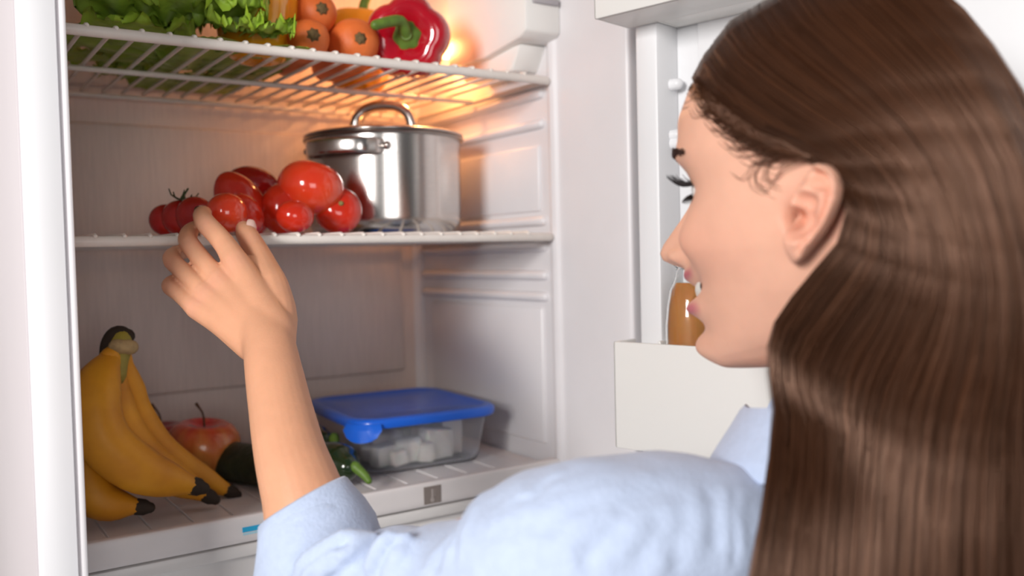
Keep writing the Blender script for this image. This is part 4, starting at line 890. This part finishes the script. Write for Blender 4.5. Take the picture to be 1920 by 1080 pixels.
# soft hairline: short fine hairs from the skin back into the swept hair, and a wisp before the ear
hs_ = L_[ishead & (hy > .005) & (hx > -.005) & (hz > .0) & (a_ < .076)][::3]
g0 = catmull(GD[0][:6], 60); V, Fc, Cc, off = [], [], [], 0
def fine(p, rad):
    global off
    q = catmull(p, 8); v, f = sweep(q, np.interp(np.linspace(0, 1, 8), [0, .2, 1], [.45, 1, .9])*rad, n=3, cap='flat'); V.append(v); Fc.extend([tuple(i+off for i in r) for r in f]); off += len(v)
    Cc.append(np.tile(np.array([.070, .026, .012])*rh.uniform(.5, 1.2), (len(v), 1)))
for _ in range(1100):
    i = int(rh.uniform(1, 41)); dwn = np.array([.25, .10, -1.0])*rh.exponential(.0022)*(1.0 if i < 26 else 1.7)
    r0_ = g0[i]+dwn; j = np.argmin(((hs_-r0_)**2).sum(1)); s0_ = hs_[j]; e1 = g0[min(50, i+6)]-g0[i]; e2 = guide(rh.uniform(.0, .07)); e2 = catmull(e2[:6], 60)[min(49, i+rh.integers(12, 20))]
    fine(np.array([s0_, s0_+e1*.6+np.array([.0003, .0010, .0004]), s0_*.45+e2*.55+np.array([.0003, .0018, 0]), e2+np.array([0, .0012, .0005])]), .00017)
for _ in range(15):
    st_ = np.array([.012+rh.normal(0, .004), .0755, .0380+rh.normal(0, .002)]); ln = rh.uniform(.5, 1.0)
    pts = [st_]
    for dx, dz in ((.010, -.006), (.015, -.014), (.013, -.021), (.006, -.025)):
        c = st_+np.array([dx, 0, dz])*ln+rh.normal(0, .0004, 3); k = np.argmin((hs_[:, 0]-c[0])**2+(hs_[:, 2]-c[2])**2+(.25*(hs_[:, 1]-.07))**2); c[1] = hs_[k, 1]+.0008; pts.append(c)
    fine(np.array(pts), .0001)
o = make('hairline_strands', Hd(np.concatenate(V)), Fc, 'hair', hr, 180, np.concatenate(Cc)); o['kind'] = 'stuff'

# shirt
sm_ = MB()
ax_ = nrm((.585-.295, .285-.365, 0)); fx_ = np.array([-ax_[1], ax_[0], 0]); tcn = np.array([.448, .340, 0])
rg = []
for z, hw, hdp, sx in ((.90, .155, .105, -.01), (1.00, .148, .100, -.01), (1.12, .138, .095, -.005), (1.22, .148, .096, 0), (1.29, .155, .094, 0), (1.330, .152, .084, .0), (1.350, .132, .072, .002), (1.363, .100, .060, .004), (1.372, .072, .050, .004), (1.378, .05, .042, .004)):
    t_ = np.arange(40)*2*pi/40; rg.append(tcn+np.array([0, 0, z])+fx_*sx+np.outer(np.cos(t_)*hw, ax_)+np.outer(np.sin(t_)*hdp, fx_))
sm_.add(*rings_mesh(rg))
sm_.add(*sweep(catmull([P(1395, 1035, .50), P(1280, 1018, .487), P(1165, 1032, .478), P(1070, 1050, .478), P(1010, 1085, .486)], 14), np.linspace(.046, .0540, 14), n=28))
sl = catmull([P(1020, 1085, .484), P(950, 1115, .497), P(860, 1130, .520), P(760, 1142, .550), P(665, 1142, .580), P(614, 1138, .590)], 46)
sr = np.interp(np.linspace(0, 1, 46), [0, .12, .25, .5, .7, .85, 1], [.052, .0505, .0460, .0465, .0480, .0480, .0460])
uu = np.linspace(0, 1, 46); sr = sr+.0022*np.sin(uu*34)*np.clip((uu-.30)*3, 0, 1)
sm_.add(*sweep(sl, sr, n=28))
fo = catmull([P(640, 1150, .585), P(606, 1080, .590), P(588, 1010, .593)], 14); sm_.add(*sweep(fo, np.linspace(.046, .0370, 14), n=28))
for pts, r in (([(762, 1004, .508), (728, 1040, .510), (702, 1110, .515)], .011), ([(700, 1004, .535), (640, 1036, .535), (556, 1090, .545)], .011)):
    sm_.add(*sweep(catmull([P(a, b_, c) for a, b_, c in pts], 10), np.array([.4, .7, .9, 1, 1, 1, 1, .9, .7, .4])*r, n=12))
def cloud(scale, strength, kind='CLOUDS', dp=2):
    tx = bpy.data.textures.new('folds', kind); tx.noise_scale = scale
    if kind == 'CLOUDS': tx.noise_depth = dp
    def fn(o):
        m = o.modifiers.new('d', 'DISPLACE'); m.texture = tx; m.strength = strength; m.mid_level = 0.5; m.texture_coords = 'LOCAL'
    return fn
sv, sf = evaluated(sm_.verts(), sm_.f, [remesh(0.0026), relax(8), cloud(.070, .007)], 'shirt')
def vnormals(v, f):
    q = np.array([p[:4] if len(p) >= 4 else tuple(p)+(p[-1],) for p in f]); n = np.cross(v[q[:, 2]]-v[q[:, 0]], v[q[:, 3]]-v[q[:, 1]]); o = np.zeros_like(v)
    for i in range(4): np.add.at(o, q[:, i], n)
    return o/(np.linalg.norm(o, axis=1)[:, None]+1e-12)
sn_ = vnormals(sv, sf); dsp = np.zeros(len(sv))
def crease(pts, wid, dep, ridge=0.5):                  # a pressed-in line in the cloth with a soft ridge on either side
    p = catmull([P(*q) for q in pts], 30); d = np.full(len(sv), 1e9); tt = np.zeros(len(sv))
    for i, c in enumerate(p):
        e = np.linalg.norm(sv-c, axis=1); k = e < d; d[k] = e[k]; tt[k] = i/29
    fade = np.clip(np.sin(pi*np.clip(tt, .0, 1))*2.2, 0, 1)
    dsp[:] += fade*dep*(-np.exp(-(d/wid)**2)+ridge*np.exp(-((d-2.0*wid)/(1.1*wid))**2))
def surf(px, py): 
    v = sv-CAM; z = v @ FW; u = 960+FPX*(v @ RT)/z; w2 = 540-FPX*(v @ UP)/z; k = (u-px)**2+(w2-py)**2 < 260
    return z[k].min() if k.any() else 0.5
for pts, wid, dep in (([(662, 1006), (605, 1028), (560, 1062), (535, 1090)], .0040, .0060), ([(752, 1004), (725, 1026), (704, 1062), (692, 1100)], .0042, .0048), ([(640, 1045), (600, 1060), (570, 1095)], .003, .0030),
                      ([(840, 1000), (820, 1030), (808, 1075)], .004, .0030), ([(893, 905), (868, 950), (848, 1000), (842, 1070)], .0032, .0030), ([(968, 882), (958, 905), (962, 935)], .0022, .0014), ([(985, 880), (980, 905), (972, 925)], .0022, .0014),
                      ([(1120, 930), (1040, 965), (960, 985), (905, 1020)], .0040, .0014), ([(1075, 985), (1000, 1000), (950, 1025), (925, 1060)], .0040, .0017), ([(1180, 985), (1120, 1020), (1090, 1075)], .0045, .0014), ([(1010, 1030), (960, 1055), (940, 1085)], .0035, .0014),
                      ([(1260, 900), (1200, 930), (1150, 970)], .005, .0012), ([(1330, 900), (1345, 960), (1340, 1040)], .005, .0014), ([(1385, 900), (1378, 970), (1380, 1075)], .0025, .0012), ([(1060, 880), (1020, 900), (1000, 930)], .003, .0014),
                      ([(1240, 960), (1230, 1010), (1180, 1070)], .005, .0012), ([(1300, 960), (1270, 1020), (1275, 1080)], .005, .0012)):
    crease([(a, b_, surf(a, b_)) for a, b_ in pts], wid, dep)
sv = sv+sn_*dsp[:, None]
shirt = make('shirt', sv, sf, 'cotton', wm, 180)
# rolled cuff
ca, cb = P(569, 938, .600), P(606, 1060, .592); cx_ = nrm(cb-ca); cl = np.linalg.norm(cb-ca)
rim_n = nrm(cx_+RT*0.0)
def cring(t, r, n=48, wob=0.0):
    c = ca+cx_*cl*t; u = nrm(RT-cx_*np.dot(RT, cx_)); w2 = np.cross(cx_, u); a = np.arange(n)*2*pi/n
    rr = r*(1+wob*np.sin(3*a+5*t)+wob*.6*np.sin(7*a-8*t)); return c+np.outer(np.cos(a)*rr, u)+np.outer(np.sin(a)*rr, w2)+np.outer(-0.006*np.cos(a)*(1-t), cx_)
pr = [(.30, .0285, 0), (.04, .0288, 0), (0.0, .0302, .006), (.03, .0318, .010), (.15, .0338, .015), (.35, .0372, .025), (.60, .0410, .03), (.85, .0435, .03), (.97, .0445, .03), (1.02, .0435, .03), (.98, .0405, .02), (.80, .038, 0)]
cuff = MB(); cuff.add(*rings_mesh([cring(*q[:2], wob=q[2]) for q in pr], cap=False)); cuff.build('cuff', 'cotton', shirt, 180)
# collar: stand and turned-down leaf round the neck
NC = np.array([.456, .322, 0])
def colring(r, z, open_=0.0):
    a = np.linspace(radians(-236), radians(88), 60); d = np.stack([np.cos(a), np.sin(a), 0*a], 1)
    return NC+d*np.array([r, r*.95, 0])+np.array([0, 0, 1])*(z+0.010*np.sin(-a)*0-0.012*np.clip(d @ HX, 0, 1))[:, None]
cs_ = [colring(r, z) for r, z in ((.0640, 1.360), (.0620, 1.385), (.0610, 1.408), (.0625, 1.4165), (.0650, 1.4185), (.0680, 1.4155), (.0745, 1.405), (.0830, 1.392), (.0880, 1.3835), (.0875, 1.3805), (.0810, 1.388), (.0700, 1.402))]
cs2 = [np.array([r[i] for r in cs_]) for i in range(60)]; mb = MB(); mb.add(*rings_mesh(cs2)); mb.build('collar', 'cotton', shirt, 60)
# trousers and shoes below the frame
tz = MB(); hip = tcn+np.array([0, 0, .93])
for s in (-1, 1):
    h_ = hip+ax_*s*.085; tz.add(*sweep(catmull([h_+np.array([0, 0, .03]), h_+np.array([0, 0, -.20]), h_+fx_*.01+np.array([0, 0, -.46]), h_-fx_*.01+np.array([0, 0, -.86])], 16), [.088, .09, .09, .088, .084, .078, .072, .067, .062, .060, .060, .060, .058, .055, .052, .050], n=20))
tz.add(*sweep([hip+np.array([0, 0, .06])-ax_*.07, hip+np.array([0, 0, .06])+ax_*.07], .105, n=20))
tv, tf = evaluated(tz.verts(), tz.f, [remesh(.008), relax(6)], 'trousers'); make('trousers', tv, tf, 'denim', wm, 180)
for s in (-1, 1):
    c = tcn+ax_*s*.085; mb = MB(); mb.add(*sweep(catmull([c-fx_*.055+np.array([0, 0, .038]), c+np.array([0, 0, .045]), c+fx_*.08+np.array([0, 0, .034]), c+fx_*.16+np.array([0, 0, .026])], 12), np.interp(np.linspace(0, 1, 12), [0, .4, .8, 1], [.032, .038, .040, .030]), np.interp(np.linspace(0, 1, 12), [0, .4, .8, 1], [.036, .043, .030, .022]), n=16, up=(0, 0, 1))); vv = mb.verts(); vv[:, 2] = np.maximum(vv[:, 2], 0.0005); make('shoe', vv, mb.f, 'leather', wm, 180)
